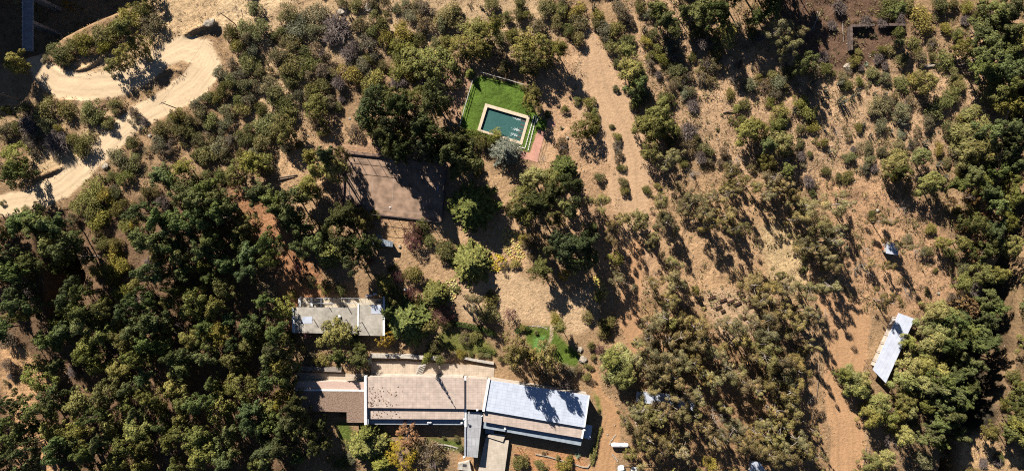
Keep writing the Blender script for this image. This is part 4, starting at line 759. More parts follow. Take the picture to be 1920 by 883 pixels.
# leaves dropped on the beige roof
lv = []
r5 = np.random.default_rng(3)
for i in range(120):
    px = 690+abs(r5.normal())*26; py = r5.uniform(725, 785)
    if px > 760 or 762 < py < 767: continue
    zt = 4.7 if py < 763 else 4.0
    x, y = W(px, py, zt); lv.append((x, y, zt+.03))
V, F = leafquads(np.array(lv), np.tile([0, 0, 1.], (len(lv), 1))+r5.normal(size=(len(lv), 3))*.2, .2, 1.1, r5)
fl = link('fallen_leaves', npmesh('fallen_leaves', V, F, [LEAF], r5.uniform(0, 1, len(F)))); fl.color = (.10, .06, .035, 1); tag(fl, 'brown leaves scattered on the beige roof', 'leaves', kind='stuff')

# terraces and walls round the lodge
def sheet(name, pts, z, m, label, t=.3, cat=None, kind='structure', group=None):
    o = MB().prism(P_(pts, z), z-t-.2, z).build(name, m); tag(o, label, cat, group, kind); return o
sheet('rear_terrace', [(696, 677), (765, 676.5), (927, 686.5), (926, 712), (874, 707), (696, 705)], .09, PAVE, 'tan paved terrace behind the lodge')
sheet('west_terrace', [(556, 698), (640, 700), (684, 700), (684, 713.5), (556, 713)], .09, PAVE, 'tan paved terrace beside the brown gravel wing')
def wallthing(name, pts, h, wd, m, label, cat, z0=-.4):
    mb = MB()
    for a, b in zip(pts[:-1], pts[1:]):
        p = W(*a, h); q = W(*b, h); mb.bar((p[0], p[1], (h+z0)/2), (q[0], q[1], (h+z0)/2), wd, h-z0)
    return tag(mb.build(name, m), label, cat)
wallthing('retaining_wall', [(694, 667), (760, 668), (822, 672)], 1.3, 1.0, CONC, 'pale concrete retaining wall behind the beige roof terrace', 'wall')
wallthing('planter_wall', [(868, 670.5), (888, 675), (926, 681.5)], .9, .55, CONC, 'long low planter wall with a row of round shrubs', 'wall')
wallthing('retaining_wall', [(546, 690), (640, 693.5)], 1.1, 1.1, mat('grey_wall', (.24, .20, .17), .9, .3, 1), 'grey wall above the brown gravel wing terrace', 'wall')
wallthing('low_wall', [(692, 671), (693, 683)], 1.3, .8, CONC, 'short return of the pale concrete wall', 'wall')
for i in range(4):
    x, y = W(787+i*3.4, 690-i*.8, .4)
st = MB()
for i in range(6): x, y = W(784+i*1.5, 703-i*3.6, .1+.18*i); st.box(x, y, -.1, .12+.16*i, 2.2, .5, R_(20))
tag(st.build('garden_steps', CONC), 'flight of stone steps rising from the rear terrace', 'steps')
# front terrace slab of several levels
tr = thing('concrete_terrace', 'pale concrete terrace slab running down to the bottom edge', 'terrace')
MB().prism(P_([(911, 819), (943, 828.6), (943, 824.2), (954.2, 825.8), (944, 900), (892.5, 900)], 1.1), -.4, 1.1).build('slab', PAVE2, tr)
MB().prism(P_([(921, 812), (948, 815.3), (943, 828), (911.3, 818)], 1.5), -.4, 1.5).build('upper_landing', PAVE2, tr)
MB().prism(P_([(910, 802), (927, 804), (926, 812), (909.5, 812)], 1.3), -.4, 1.3).build('step', GREYP, tr)
kx = thing('stone_kiosk', 'small tan stone box with a dark hatch below the entrance wing', 'structure')
MB().prism(P_([(859, 869), (880, 864), (884, 883), (858, 880)], 1.2), -.3, 1.2).build('box', CONC, kx, .03)
x, y = W(871, 872, 1.25); MB().box(x, y, 1.19, 1.26, 1.0, .7, -.1).build('hatch', STEEL, kx)
wallthing('garden_edging', [(865, 843), (850, 837), (835, 834), (815, 833)], .3, .25, CONC, 'thin curved stone edging south of the long roof', 'edging')
wallthing('garden_edging', [(1106, 870), (1102, 876), (1092, 875), (1070, 868), (1056, 864), (1030, 856), (1004, 851)], .3, .25, STONE, 'curved stone edging around the red soil bed', 'edging')
# garden fence rails casting on the bed
# ------------------------------------------------------------------ annex
ax = thing('annex_building', 'flat roofed annex with weathered pale roof and glass fronted terrace', 'building')
slab([(550.5, 576), (671, 576.5), (671, 618), (671, 626), (550.5, 623.5)], 3.5, .22, 'roof', ROOF_C, ax)
slab([(672.8, 571), (719.5, 570.5), (719, 629.5), (672.8, 628.5)], 3.55, .22, 'roof', ROOF_C, ax)
MB().prism(inset(P_([(551, 577), (719, 577), (719, 622), (551, 622)], 3.5), .35), -.3, 3.27).build('wall', WALLM, ax)
for a, b, wd, zt in (((547.5, 576), (549.5, 623), .32, 3.7), ((549.8, 576), (551.8, 624), .3, 3.75), ((671.9, 570), (670.9, 620), .36, 3.7), ((719.6, 556), (719.6, 629), .5, 3.8)):
    p = W(*a, zt); q = W(*b, zt); MB().bar((p[0], p[1], zt-.25), (q[0], q[1], zt-.25), wd, .5).build('parapet', WHITE, ax)
slab([(566, 593.5), (585.6, 593), (585.6, 606), (567, 606)], 3.545, .04, 'roof_patch', METALW, ax)
slab([(696.5, 572), (715, 572), (714.5, 588), (696.5, 588)], 3.6, .045, 'roof_patch', METALW, ax)
slab([(554, 577), (560, 577), (559.5, 592), (554, 592)], 3.54, .035, 'roof_patch', CONC, ax)
for px, py, h in ((585, 600, 1.5), (647, 600, 1.3), (674.5, 606, 2.6), (614, 575, 1.1), (650, 577, 1.2)):
    x, y = W(px, py, 3.55+h); MB().tube([(x, y, 3.5), (x, y, 3.5+h)], .09, 6).build('vent_pipe', STEEL, ax)
vent(637, 593, 3.5, ax, .4)
# glazed terrace
TERR = sheet('annex_terrace', [(562, 558), (716, 560), (716, 576), (562, 575.5)], .12, mat('terrace_floor', (.45, .38, .28), .85, .15, 1.2), 'cream floor of the annex terrace')
wallthing('terrace_step', [(562, 568.5), (622, 568.5)], .35, .35, CONC, 'pale raised step on the annex terrace', 'step')
pg = thing('terrace_railing', 'thin framed glass railing around the annex terrace', 'railing')
fr = MB()
xs = [562+i*15.4 for i in range(11)]
for x_ in xs:
    a = W(x_, 558+.012*(x_-562), 2.4); b = W(x_, 575.5, 2.4); fr.tube([(a[0], a[1], .1), (a[0], a[1], 2.4)], .045, 6)
for h in (2.4,):
    a = W(562, 558, h); b = W(717, 560, h); fr.tube([(a[0], a[1], h), (b[0], b[1], h)], .05, 6)
    a = W(562, 567.5, h); b = W(717, 568.5, h); fr.tube([(a[0], a[1], h), (b[0], b[1], h)], .04, 6)
    for x_ in xs[::2]: a = W(x_, 558.2, h); b = W(x_, 575, h); fr.tube([(a[0], a[1], h), (b[0], b[1], h)], .045, 6)
fr.build('frame', GREYP, pg)
for x0, wd in ((561.5, .55), (584, .5), (601.5, .5)):
    a = W(x0, 558, .5); b = W(x0+.6, 575, .5); MB().bar((a[0], a[1], .3), (b[0], b[1], .3), wd, .5).build('cross_kerb', WHITE, pg)
a = W(705, 570.5, .9); wallthing('terrace_wall', [(702, 569.8), (719, 570.5), (724, 572)], .9, .5, CONC, 'short pale wall at the corner of the annex terrace', 'wall')
for px, py, lb in ((692, 554.5, 'long grey box north of the annex terrace'), (703, 551.5, 'small white box north of the annex terrace')):
    x, y = W(px, py, .8); o = MB().box(x, y, -.1, .75, 1.7 if px < 700 else 1.0, .5).build('storage_box', METALW, None, .03); tag(o, lb, 'box')
# ------------------------------------------------------------------ sheds
def shed(name, pts, h, m, label, par_eave=.12, ridge=None, cat='shed'):
    t = thing(name, label, cat)
    if ridge is None: MB().prism(P_(pts, h), h-par_eave, h).build('roof', m, t)
    MB().prism(inset(P_(pts, h), .9 if name == 'long_shed' else .45), -.5, h-par_eave-.01).build('wall', WALLM, t)
    return t
RIB = brickmat('corrugated_white', (.50, .53, .61), (.42, .45, .53), .9, 30, R_(27), .05, .5, .03, 0, .18, .5)
ls = shed('long_shed', [(1685, 586.5), (1715, 597.5), (1661, 718), (1636.5, 693)], 2.5, RIB, 'long narrow white metal roofed shed among the feathery trees')

for i in range(7):
    f = i/6; x, y = W(1680-45*f-4, 592+98*f, 1.5); MB().tube([(x, y, -.2), (x, y, 2.3)], .06, 6).build('post', WOOD, ls)
cb = shed('small_cabin', [(1663.3, 453.7), (1687.5, 457.3), (1683.7, 478.3), (1661.3, 475)], 2.8, mat('cabin_roof', (.42, .45, .52), .5, .1, 1), 'small cabin with a square white roof under the eucalyptus', cat='cabin')
x, y = W(1664, 455, 3.0); MB().tube([(x, y, 2.7), (x, y, 3.1)], .12, 8).build('chimney_pipe', METALW, cb)
x, y = W(1658.5, 466, 1.2); o = MB().box(x, y, -.2, .9, .5, .9, .15).build('gas_cupboard', mat('orange_paint', (.30, .12, .06), .7), None, .03); tag(o, 'orange cupboard against the small cabin', 'cupboard')
shed('metal_shed', [(1194, 734.5), (1256, 738), (1305, 749), (1300, 769), (1234, 759.5), (1192.5, 752.5)], 2.8, METALW, 'long metal roofed shed mostly hidden under eucalyptus crowns')
shed('corner_shed', [(1410, 864), (1425, 866), (1444, 895), (1425, 900), (1404, 885)], 2.6, METALW, 'small white roofed shed at the bottom edge under eucalyptus')
sr = shed('ribbed_shed', [(692, 447), (712, 446.5), (737, 453), (736, 463), (716, 461), (692, 459)], 2.3, mat('shed_blue_grey', (.16, .19, .22), .6, .3, 1.2), 'low shed with a ribbed grey roof in deep tree shade')
for i in range(9):
    a = W(694+i*4.6, 448.5+i*.6, 2.36); b = W(694+i*4.6, 459+i*.4, 2.36); MB().bar((a[0], a[1], 2.33), (b[0], b[1], 2.33), .08, .06).build('roof_rib', METALW, sr)
x, y = W(711, 443, .8); o = MB().box(x, y, -.1, .8, 1.5, 1.0, -.3).build('stone_table', STONE, None, .04); tag(o, 'pale stone table north of the ribbed shed', 'table')
x, y = W(749, 461.5, .5); o = MB().box(x, y, -.1, .5, .6, .7, .1).build('stone_block', STONE, None, .04); tag(o, 'small pale block beside the ribbed shed', 'block')
x, y = W(763, 543, .6); o = MB().box(x, y, -.1, .55, 1.7, .45, -.05).build('garden_bench', WHITE, None, .03); tag(o, 'white garden bench between purple trees', 'bench')
# ------------------------------------------------------------------ swimming pool
pool = thing('swimming_pool', 'rectangular swimming pool with pale stone rim and teal water', 'swimming pool')
PI_ = P_(POOL_IN); PO_ = P_(POOL_OUT, .12)
cp = MB()
for i in range(4):
    j = (i+1) % 4; quad = [PO_[i], PO_[j], PI_[j], PI_[i]]; cp.prism(quad, -.25, .12)
cp.build('stone_rim', brickmat('rim_stone', (.58, .47, .34), (.40, .32, .23), 1.1, 1.1, R_(-16), .03, .8, .08, 0, .15), pool)
bs = MB(); n0 = len(bs.V)
for i in range(4):
    a, b = PI_[i], PI_[(i+1) % 4]; bs.add([(a[0], a[1], .10), (b[0], b[1], .10), (b[0], b[1], -1.8), (a[0], a[1], -1.8)], [(0, 1, 2, 3)])
bs.add([(x, y, -1.8) for x, y in PI_], [(0, 1, 2, 3)])
bs.build('basin', brickmat('basin_tile', (.13, .25, .25), (.09, .18, .19), .3, .3, R_(-16), .02, .4, .1, 0, .2), pool)
wm = bpy.data.materials.new('pool_water'); wm.use_nodes = True; t_ = wm.node_tree; b_ = t_.nodes['Principled BSDF']
b_.inputs['Roughness'].default_value = .12; b_.inputs['IOR'].default_value = 1.33
n_ = t_.nodes.new('ShaderNodeTexNoise'); n_.inputs['Scale'].default_value = 1.6; n_.inputs['Detail'].default_value = 5
tc_ = t_.nodes.new('ShaderNodeTexCoord'); t_.links.new(tc_.outputs['Object'], n_.inputs['Vector'])
mx_ = t_.nodes.new('ShaderNodeMix'); mx_.data_type = 'RGBA'; mx_.inputs[6].default_value = (.030, .075, .075, 1); mx_.inputs[7].default_value = (.05, .13, .115, 1)
t_.links.new(n_.outputs[0], mx_.inputs[0]); t_.links.new(mx_.outputs[2], b_.inputs['Base Color'])
bp_ = t_.nodes.new('ShaderNodeBump'); bp_.inputs['Strength'].default_value = .5; bp_.inputs['Distance'].default_value = .1
t_.links.new(n_.outputs[0], bp_.inputs['Height']); t_.links.new(bp_.outputs[0], b_.inputs['Normal'])
MB().add([(x, y, -.38) for x, y in PI_], [(3, 2, 1, 0)]).build('water', wm, pool)
for i, f in enumerate((.12, .3, .48, .66, .84)):
    ax_, ay_ = 987.4+(975.2-987.4)*f, 223+(265.2-223)*f
    x, y = W(ax_-4.5, ay_-1.2, -.3); MB().box(x, y, -1.2, -.33, 1.05, .42, R_(-16)).build('pool_step', mat('wet_step', (.10, .09, .08), .3, .2, 3), pool)
FOAM = mat('foam', (.62, .70, .70), .6, .2, 12)
for i, (px, py) in enumerate(((975, 225), (973, 245.5), (967, 254.5))):
    Ps = []; rr = np.random.default_rng(20+i)
    for k in range(80):
        s = rr.uniform(0, 1)**.7; bx, by = px+2-s*10, py+1-s*5; sp = .8+s*2.2
        x, y = W(bx+rr.normal()*sp, by+rr.normal()*sp*.6, -.3); Ps.append((x, y, -.36+rr.uniform(0, .16)*(1-s)))
    V, F = leafquads(np.array(Ps), np.tile([0, 0, 1.], (80, 1))+rr.normal(size=(80, 3))*.4, .10, 1.0, rr)
    o = link('water_jet', npmesh('water_jet', V, F, [FOAM], rr.uniform(0, 1, 80)))
    tag(o, ('northernmost', 'middle', 'southernmost')[i]+' of three splashing water jets in the pool', 'water jet', 'water jets in the pool')
tag(MB().prism(P_([(1009, 243.5), (1022, 247.3), (1008, 305), (991, 300), (973.4, 296), (976, 282), (993.9, 287.5)], .07), -.3, .07).build('pink_paving', PINK), 'pink paved strip beside the pool steps', None, None, 'structure')
tag(MB().prism(P_([(1027, 226), (1041, 228.5), (1040, 238), (1026, 235)], .1), -.3, .1).build('paved_pad', PINK), 'small pink paved pad at the gate of the pool lawn', None, None, 'structure')
for i, (a, b) in enumerate((((1001.8, 216), (984.8, 277)), ((1006, 217), (990, 283)), ((1010, 220), (1005, 231)))):
    mb = MB(); p = W(*a, .15); q = W(*b, .15); nst = 14 if i < 2 else 4
    for k in range(nst):
        f = (k+.5)/nst; c0 = Vector((p[0]+(q[0]-p[0])*(f-.45/nst), p[1]+(q[1]-p[1])*(f-.45/nst), .05)); c1 = Vector((p[0]+(q[0]-p[0])*(f+.42/nst), p[1]+(q[1]-p[1])*(f+.42/nst), .05))
        mb.bar(c0, c1, .26, .24)
    tag(mb.build('lawn_step_edge', mat('step_edge', (.60, .60, .52), .8, .3, 6), None, .02), ('western long', 'middle long', 'short eastern')[i]+' white kerb of the grass steps beside the pool', 'kerb', 'white kerbs of the grass steps')
wallthing('lawn_kerb', [(970, 274.5), (985, 278.5)], .2, .25, mat('kerb_stone', (.6, .55, .45), .8), 'short pale kerb at the south corner of the pool', 'kerb')
def rail_fence(name, pts, h, label, m, step=2.2, rails=(.95, .5), rad=.05, cat='fence', top=None):
    t = thing(name, label, cat); rl = MB()
    for a, b in zip(pts[:-1], pts[1:]):
        p = W(*a); q = W(*b); L = math.hypot(q[0]-p[0], q[1]-p[1]); n = max(1, int(L/step))
        for k in range(n+1):
            x, y = p[0]+(q[0]-p[0])*k/n, p[1]+(q[1]-p[1])*k/n; z = Tz(x, y)
            MB().tube([(x, y, z-.3), (x, y, z+h)], rad, 6).build('post', m, t)
            if k:
                for f in rails: rl.tube([(xo, yo, zo+h*f), (x, y, z+h*f)], rad*.75, 5)
            xo, yo, zo = x, y, z
    rl.build('rail', m, t); return t
rail_fence('pool_fence', [(886.5, 153), (873, 198), (861, 242)], 1.1, 'pale rail fence along the western side of the pool lawn', mat('fence_white', (.50, .50, .44), .7), 2.4, (.97, .5), .09)
rail_fence('pool_fence', [(902, 137.5), (940, 148), (981, 160)], 1.1, 'pale rail fence along the northern side of the pool lawn', mat('fence_grey', (.42, .38, .33), .7), 2.4, (.97, .5), .09)
rail_fence('garden_fence', [(1022, 236), (1019, 262), (1008, 300)], 1.2, 'thin dark wire fence east of the pink paving', STEEL, 2.6, (.95, .5), .035)
# ------------------------------------------------------------------ sports court
CT = [(646.5, 286.5), (837, 307.5), (828, 416), (641.5, 395)]
court = tag(MB().prism(P_(CT), -.3, .03).build('sports_court', mat('court_surface', (.265, .175, .120), .9, .3, .5, bump=.1)), 'brown hard sports court', 'sports court', None, 'structure')
FL = mat('faded_line', (.36, .29, .24), .9, .3, 6)
ml = MB()
for a, b in (((660, 300), (820, 318)), ((820, 318), (813, 404)), ((813, 404), (655, 386)), ((655, 386), (660, 300)), ((740, 309), (734, 395)), ((664, 320), (700, 324)), ((700, 324), (698, 358)), ((698, 358), (662, 354))):
    p = W(*a); q = W(*b); ml.bar((p[0], p[1], .034), (q[0], q[1], .034), .07, .008)
tag(ml.build('court_lines', FL), 'faded painted lines on the brown court', None, None, 'structure')
cw = thing('court_wall', 'low dark wall round the sports court', 'wall')
for a, b in ((CT[0], CT[1]), (CT[1], CT[2]), (CT[2], (713, 403.2)), (CT[3], CT[0]), ((713, 403.2), CT[3])):
    p = W(*a, .6); q = W(*b, .6); MB().bar((p[0], p[1], .2), (q[0], q[1], .2), .3, .8).build('wall_side', mat('court_wall_paint', (.14, .09, .075), .85, .3, 1), cw)
FENM = mat('fence_steel', (.10, .085, .08), .6, .2, 4)
def court_fence(a, b, n, label):
    t = thing('court_fence', label, 'fence', group='tall steel fences of the court')
    p = W(*a); q = W(*b); h = 4.1
    for k in range(n+1):
        x, y = p[0]+(q[0]-p[0])*k/n, p[1]+(q[1]-p[1])*k/n; MB().tube([(x, y, -.1), (x, y, h)], .055, 6).build('post', FENM, t)
    rl = MB()
    for z in (2.1, h): rl.tube([(p[0], p[1], z), (q[0], q[1], z)], .05, 6)
    rl.build('rail', FENM, t)
court_fence((646, 285.5), (837.5, 306.5), 10, 'tall steel mesh fence on the north side of the court')
court_fence((837.8, 307.5), (829, 417), 6, 'tall steel mesh fence on the east side of the court')
court_fence((828, 417.3), (641.5, 396), 9, 'tall steel mesh fence on the south side of the court')
court_fence((641, 395), (645.7, 286.5), 6, 'tall steel mesh fence on the west side of the court')
hp = thing('basketball_hoop', 'blue and white hoop stand on the shaded end of the court', 'hoop')
x, y = W(822, 352, 2); MB().tube([(x+.5, y, 0), (x+.5, y, 2.6), (x, y, 3.1)], .07, 8).build('pole', GREYP, hp)
MB().box(x, y, 2.7, 3.8, .08, 2.4, R_(-6)).build('backboard', mat('board_blue', (.12, .25, .45), .5), hp)
x, y = W(731.5, 389, .2); o = MB().tube([(x, y, .04), (x, y, .3)], [.25, .12], 8).build('court_cone', WHITE); tag(o, 'small white cone lying on the sunny part of the court', 'cone')
# timber retaining logs
def log(px0, py0, px1, py1, rad, label, m=WOOD, z=.15, name='fallen_log', grp=None):
    p = W(px0, py0); q = W(px1, py1); zp = Tz(*p)+rad*.8; zq = Tz(*q)+rad*.8; mm = Vector(((p[0]+q[0])/2+random.uniform(-.2, .2), (p[1]+q[1])/2, max((zp+zq)/2, Tz((p[0]+q[0])/2, (p[1]+q[1])/2)+rad)))
    o = MB().tube([(p[0], p[1], zp), mm, (q[0], q[1], zq)], [rad, rad*.9, rad*.6], 7).build(name, m); return tag(o, label, 'log', grp)
log(513, 335, 557, 328, .22, 'upper of two long timbers beside the court'); log(513, 339, 552, 332, .18, 'lower of two long timbers beside the court')
log(510, 346, 522, 356, .12, 'short pale pole on the dirt beside the long timbers', PALE)
log(146, 481, 196, 479, .12, 'slim pale trunk lying on brown slope in the western wood', PALE)
log(1735, 127, 1800, 112, .25, 'thick felled trunk pointing towards the evergreen mass', PALE); log(1730, 124, 1770, 121, .18, 'upper thin felled trunk on the eastern slope', PALE)
log(1790, 125, 1818, 150, .22, 'felled trunk slanting down beside the dark evergreens', WOOD); log(1795, 124, 1812, 121, .2, 'short log across the felled trunks', PALE); log(1800, 118, 1850, 108, .14, 'thin felled stem running into the evergreens', PALE)
log(1820, 45, 1850, 32, .16, 'pale log at the edge of the upper evergreen mass', PALE); log(1820, 54, 1830, 66, .12, 'short pale log beside the evergreen mass', PALE)
log(1355, 212, 1392, 203, .2, 'dark fallen trunk on the tawny slope', WOOD)
for k, (a, b, c, d) in enumerate(((1533, 22, 1525, 60), (1538, 24, 1518, 62), (1575, 0, 1590, 15), (1580, 40, 1582, 80))): log(a, b, c, d, .12, ('longer pale', 'curved pale', 'upper short', 'thin straight')[k]+' charred branch on the burnt slope', PALE)
log(1535, 682, 1531, 742, .16, 'long rail of trunk beside the southern dirt road', WOOD); log(1526, 770, 1520, 808, .12, 'lower trunk rail on the west side of the southern road', WOOD)
log(1624, 838, 1616, 883, .14, 'outer pole edging the southern dirt road', WOOD); log(1630, 836, 1621, 883, .12, 'inner pole edging the southern dirt road', WOOD)
# ruined enclosure
rw = thing('ruined_wall', 'L shaped ruined stone wall with deep shadow', 'wall')
SOOT = mat('sooty_stone', (.12, .085, .07), .95, .4, 2, bump=.6)
for a, b in (((1596, 49), (1640, 47.5)), ((1660, 47), (1698, 47)), ((1596, 49), (1597, 94))):
    p = W(*a, 1.6); q = W(*b, 1.6); MB().bar((p[0], p[1], .4), (q[0], q[1], .4), .6, 2.6).build('wall_side', SOOT, rw)
# ------------------------------------------------------------------ timber benches
BN = [((1328, 561), (1342, 554.5), 'westernmost dark timber bench, standing apart'), ((1349, 565), (1362.5, 560), 'dark timber bench in tree shade north of the two in the shadow'), ((1363.5, 568.5), (1376.6, 562.6), 'dark timber bench touching the shadow edge in the middle'),
      ((1376, 572), (1390, 566), 'dark timber bench fully sunlit in the middle'), ((1381, 549), (1393, 543), 'northernmost dark timber bench'), ((1387, 557), (1397.5, 552), 'dark timber bench just below the northernmost one'), ((1402.5, 567), (1416, 561), 'easternmost dark timber bench'),
      ((1400.6, 575.5), (1410.6, 572.6), 'short dark bench below the easternmost one'), ((1341, 578.5), (1353.5, 572.6), 'dark bench half in the long tree shadow'), ((1351.7, 584.4), (1360, 581), 'short dark bench low in the long tree shadow'), ((1392.5, 597), (1403.4, 592.5), 'southernmost dark bench beside white gravel')]
for a, b, lb in BN:
    p = W(*a, .45); q = W(*b, .45); t = thing('timber_bench', lb, 'bench', ((p[0]+q[0])/2, (p[1]+q[1])/2, 0), math.atan2(q[1]-p[1], q[0]-p[0]), 'dark timber benches'); L = math.hypot(q[0]-p[0], q[1]-p[1])
    MB().box(0, 0, .38, .47, L, .48).build('seat', TIMBER, t)
    for s in (-1, 1): MB().box(s*L*.38, 0, -.15, .38, .14, .36).build('leg', TIMBER, t)
# ------------------------------------------------------------------ gas tank and cars
tk = thing('gas_tank', 'white horizontal gas tank on two cradles beside the dirt road', 'gas tank')
p = W(1145.5, 833.5, 1.0); q = W(1179, 834.5, 1.0); a = Vector((*p, 1.0)); b = Vector((*q, 1.0)); d = (b-a).normalized()
MB().tube([a, a+d*.08, a+d*.3, a+d*.55, b-d*.55, b-d*.3, b-d*.08, b], [.12, .34, .53, .6, .6, .53, .34, .12], 20).build('tank', WHITE, tk, smooth=True)
for f in (.22, .78):
    c = a.lerp(b, f); MB().box(c.x, c.y, -.1, .62, .25, 1.0).build('cradle', CONC, tk)
c = a.lerp(b, .5); MB().tube([(c.x, c.y, 1.55), (c.x, c.y, 1.8)], [.22, .2], 10).build('valve_dome', GREYP, tk)
CARW = mat('car_white', (.78, .79, .80), .25, .04, 1, spec=.6); TYRE = mat('tyre', (.02, .02, .02), .9); LAMP = mat('lamp_glass', (.5, .5, .52), .15)
def car(px, py, ang, label, L=4.3, wd=1.78, hood=.95):
    x, y = W(px, py, 1.0); t = thing('parked_car', label, 'car', (x, y, 0), ang, 'parked white cars')
    # cross sections along +y (front)
    secs = [(-L/2, .80, .55, .75), (-L/2+.15, .86, .35, .95), (-L*.25, .89, .28, .98), (L*.12, .89, .28, 1.0), (L*.30, .87, .28, .95), (L/2-.35, .83, .30, .86), (L/2-.08, .74, .36, .72), (L/2, .60, .45, .62)]
    V = []; F = []
    for yy, hw, z0, z1 in secs:
        hw = hw*wd/1.78
        V += [(-hw*.92, yy, z0), (hw*.92, yy, z0), (hw, yy, (z0+z1)/2), (hw*.90, yy, z1), (hw*.5, yy, z1+.05), (-hw*.5, yy, z1+.05), (-hw*.90, yy, z1), (-hw, yy, (z0+z1)/2)]
    n = len(secs)
    for i in range(n-1):
        for k in range(8): F.append((i*8+k, i*8+(k+1) % 8, (i+1)*8+(k+1) % 8, (i+1)*8+k))
    F.append(tuple(range(8))); F.append(tuple(range((n-1)*8, n*8))[::-1])
    MB().add(V, F).build('body', CARW, t, smooth=True)
    cs = [(-L*.42, .70, .98), (-L*.36, .66, 1.38), (-L*.10, .64, 1.50), (L*.06, .62, 1.44), (L*.25, .74, .99)]
    g = MB(); g.add([(s*hw, yy, z) for yy, hw, z in cs for s in (-1, 1)], [(2*i, 2*i+1, 2*i+3, 2*i+2) for i in range(len(cs)-1)])
    n0 = len(cs); base = [(s*hw*1.1, yy, .93) for yy, hw, z in cs for s in (-1, 1)]
    g.V += base
    for i in range(n0-1):
        for s in (0, 1): g.F.append((2*i+s, 2*i+2+s, 2*n0+2*i+2+s, 2*n0+2*i+s))
    g.F.append((0, 1, 2*n0+1, 2*n0)); g.build('windows', GLASSD, t)
    MB().prism([(-.60, -L*.37), (.60, -L*.37), (.58, L*.055), (-.58, L*.055)], 1.40, 1.535).build('roof_panel', CARW, t, .04)
    for sx in (-1, 1):
        for yy in (-L*.3, L*.31):
            wl_ = MB().tube([(sx*(wd/2-.20), yy, .33), (sx*(wd/2-.01), yy, .33)], .33, 16).build('wheel', TYRE, t)
            MB().tube([(sx*(wd/2-.02), yy, .33), (sx*(wd/2+.012), yy, .33)], .2, 12).build('rim', METALW, wl_)
        MB().box(sx*.62, L/2-.16, .62, .76, .34, .2, sx*-.5).build('headlight', LAMP, t)
        MB().box(sx*(wd/2+.08), L*.17, .98, 1.12, .2, .14).build('mirror', CARW, t)
        MB().box(sx*.6, -L/2+.06, .7, .85, .3, .12).build('tail_light', mat('tail_red', (.35, .02, .02), .3), t)
    return t
car(1165.5, 888.5, R_(4), 'white car with rounded bonnet, standing west of the other')
car(1189.5, 892, R_(-3), 'white car standing east of the other, nearer the tree', 4.4, 1.8)
rail_fence('rail_barrier', [(1152, 883), (1160, 868.5), (1185, 868), (1215, 868.5), (1262, 871)], .75, 'low wooden rail barrier round the car park', WOOD, 2.4, (.9,), .09)
# edging stones and rocks
STM = []
def rock_mesh(r):
    bm = bmesh.new(); bmesh.ops.create_icosphere(bm, subdivisions=2, radius=1)
    for v in bm.verts: v.co *= 1+r.uniform(-.22, .22); v.co.z *= .65
    me = bpy.data.meshes.new('rock'); bm.to_mesh(me); bm.free(); me.materials.append(STONE); return me
ROCKS = [rock_mesh(np.random.default_rng(i)) for i in range(5)]
def rock(px, py, s, label, grp=None, name='boulder', sx=1.0, ang=None):
    x, y = W(px, py); o = link(name, ROCKS[random.randrange(5)], None, (x, y, Tz(x, y)+s*.15)); o.scale = (s*sx, s, s*.9); o.rotation_euler.z = ang if ang is not None else random.uniform(0, 6)
    return tag(o, label, 'rock', grp)
rock(396, 46, 1.0, 'half buried pale boulder above the hairpin', sx=1.6, ang=.5); rock(642, 23, .9, 'pale boulder in brown brush on the upper hillside', sx=1.4, ang=-.2); rock(696, 17, 1.2, 'larger pale boulder on the upper hillside', sx=1.5, ang=-.3); rock(80, 114, .8, 'white stones at the bridge end')
rock(1093, 674, 1.0, 'grey rounded rock at the edge of the green lawn', sx=1.1); rock(1645, 395, .5, 'small pale stone north of the cabin'); rock(656, 223, .35, 'small white stone below the tall trees'); rock(198, 312, .7, 'white stone by the lower gravel road', sx=1.4); rock(1087, 655, .8, 'grey rock in shade beside the green lawn')
rock(1590, 125, .9, 'pale rock on the slope below the ruined wall', sx=1.4); rock(1055, 241, .4, 'small white stone beside the bare track'); rock(281, 255, .5, 'white stone in brush beside the gravel road'); rock(1064, 259, .35, 'lone stone on the bare track edge'); rock(406, 195, .45, 'white rock among shrubs below the hairpin')
rock(1139, 814.5, .22, 'small stone on the dirt road by the tank'); rock(1760, 550, .4, 'pale stone at the bottom of the reddish clearing'); rock(94, 86, .6, 'bluish boulder in the canyon beside the bridge', sx=1.2)
i_ = 0
for pl, n, lb in (([(985, 617), (990, 612), (1002, 611), (1013, 612), (1026, 616)], 22, 'white stones edging the north of the round lawn'), ([(1155, 815), (1150, 820), (1145, 827), (1143, 834)], 12, 'white stones in a curve north of the gas tank'), ([(1147, 850), (1152, 856), (1159, 865)], 9, 'white stones between the tank and the cars'), ([(1144, 540), (1147, 560), (1150, 580)], 9, 'pale stones edging the track by the garden trees'), ([(868, 848), (832, 838), (862, 842)], 6, 'stones edging the grassy strip')):
    L = sum(math.hypot(b[0]-a[0], b[1]-a[1]) for a, b in zip(pl[:-1], pl[1:]))
    for k in range(n):
        s = L*(k+.5)/n
        for a, b in zip(pl[:-1], pl[1:]):
            l = math.hypot(b[0]-a[0], b[1]-a[1])
            if s <= l: rock(a[0]+(b[0]-a[0])*s/l+random.uniform(-.6, .6), a[1]+(b[1]-a[1])*s/l+random.uniform(-.6, .6), random.uniform(.13, .24), lb, lb, 'edging_stone'); break
            s -= l
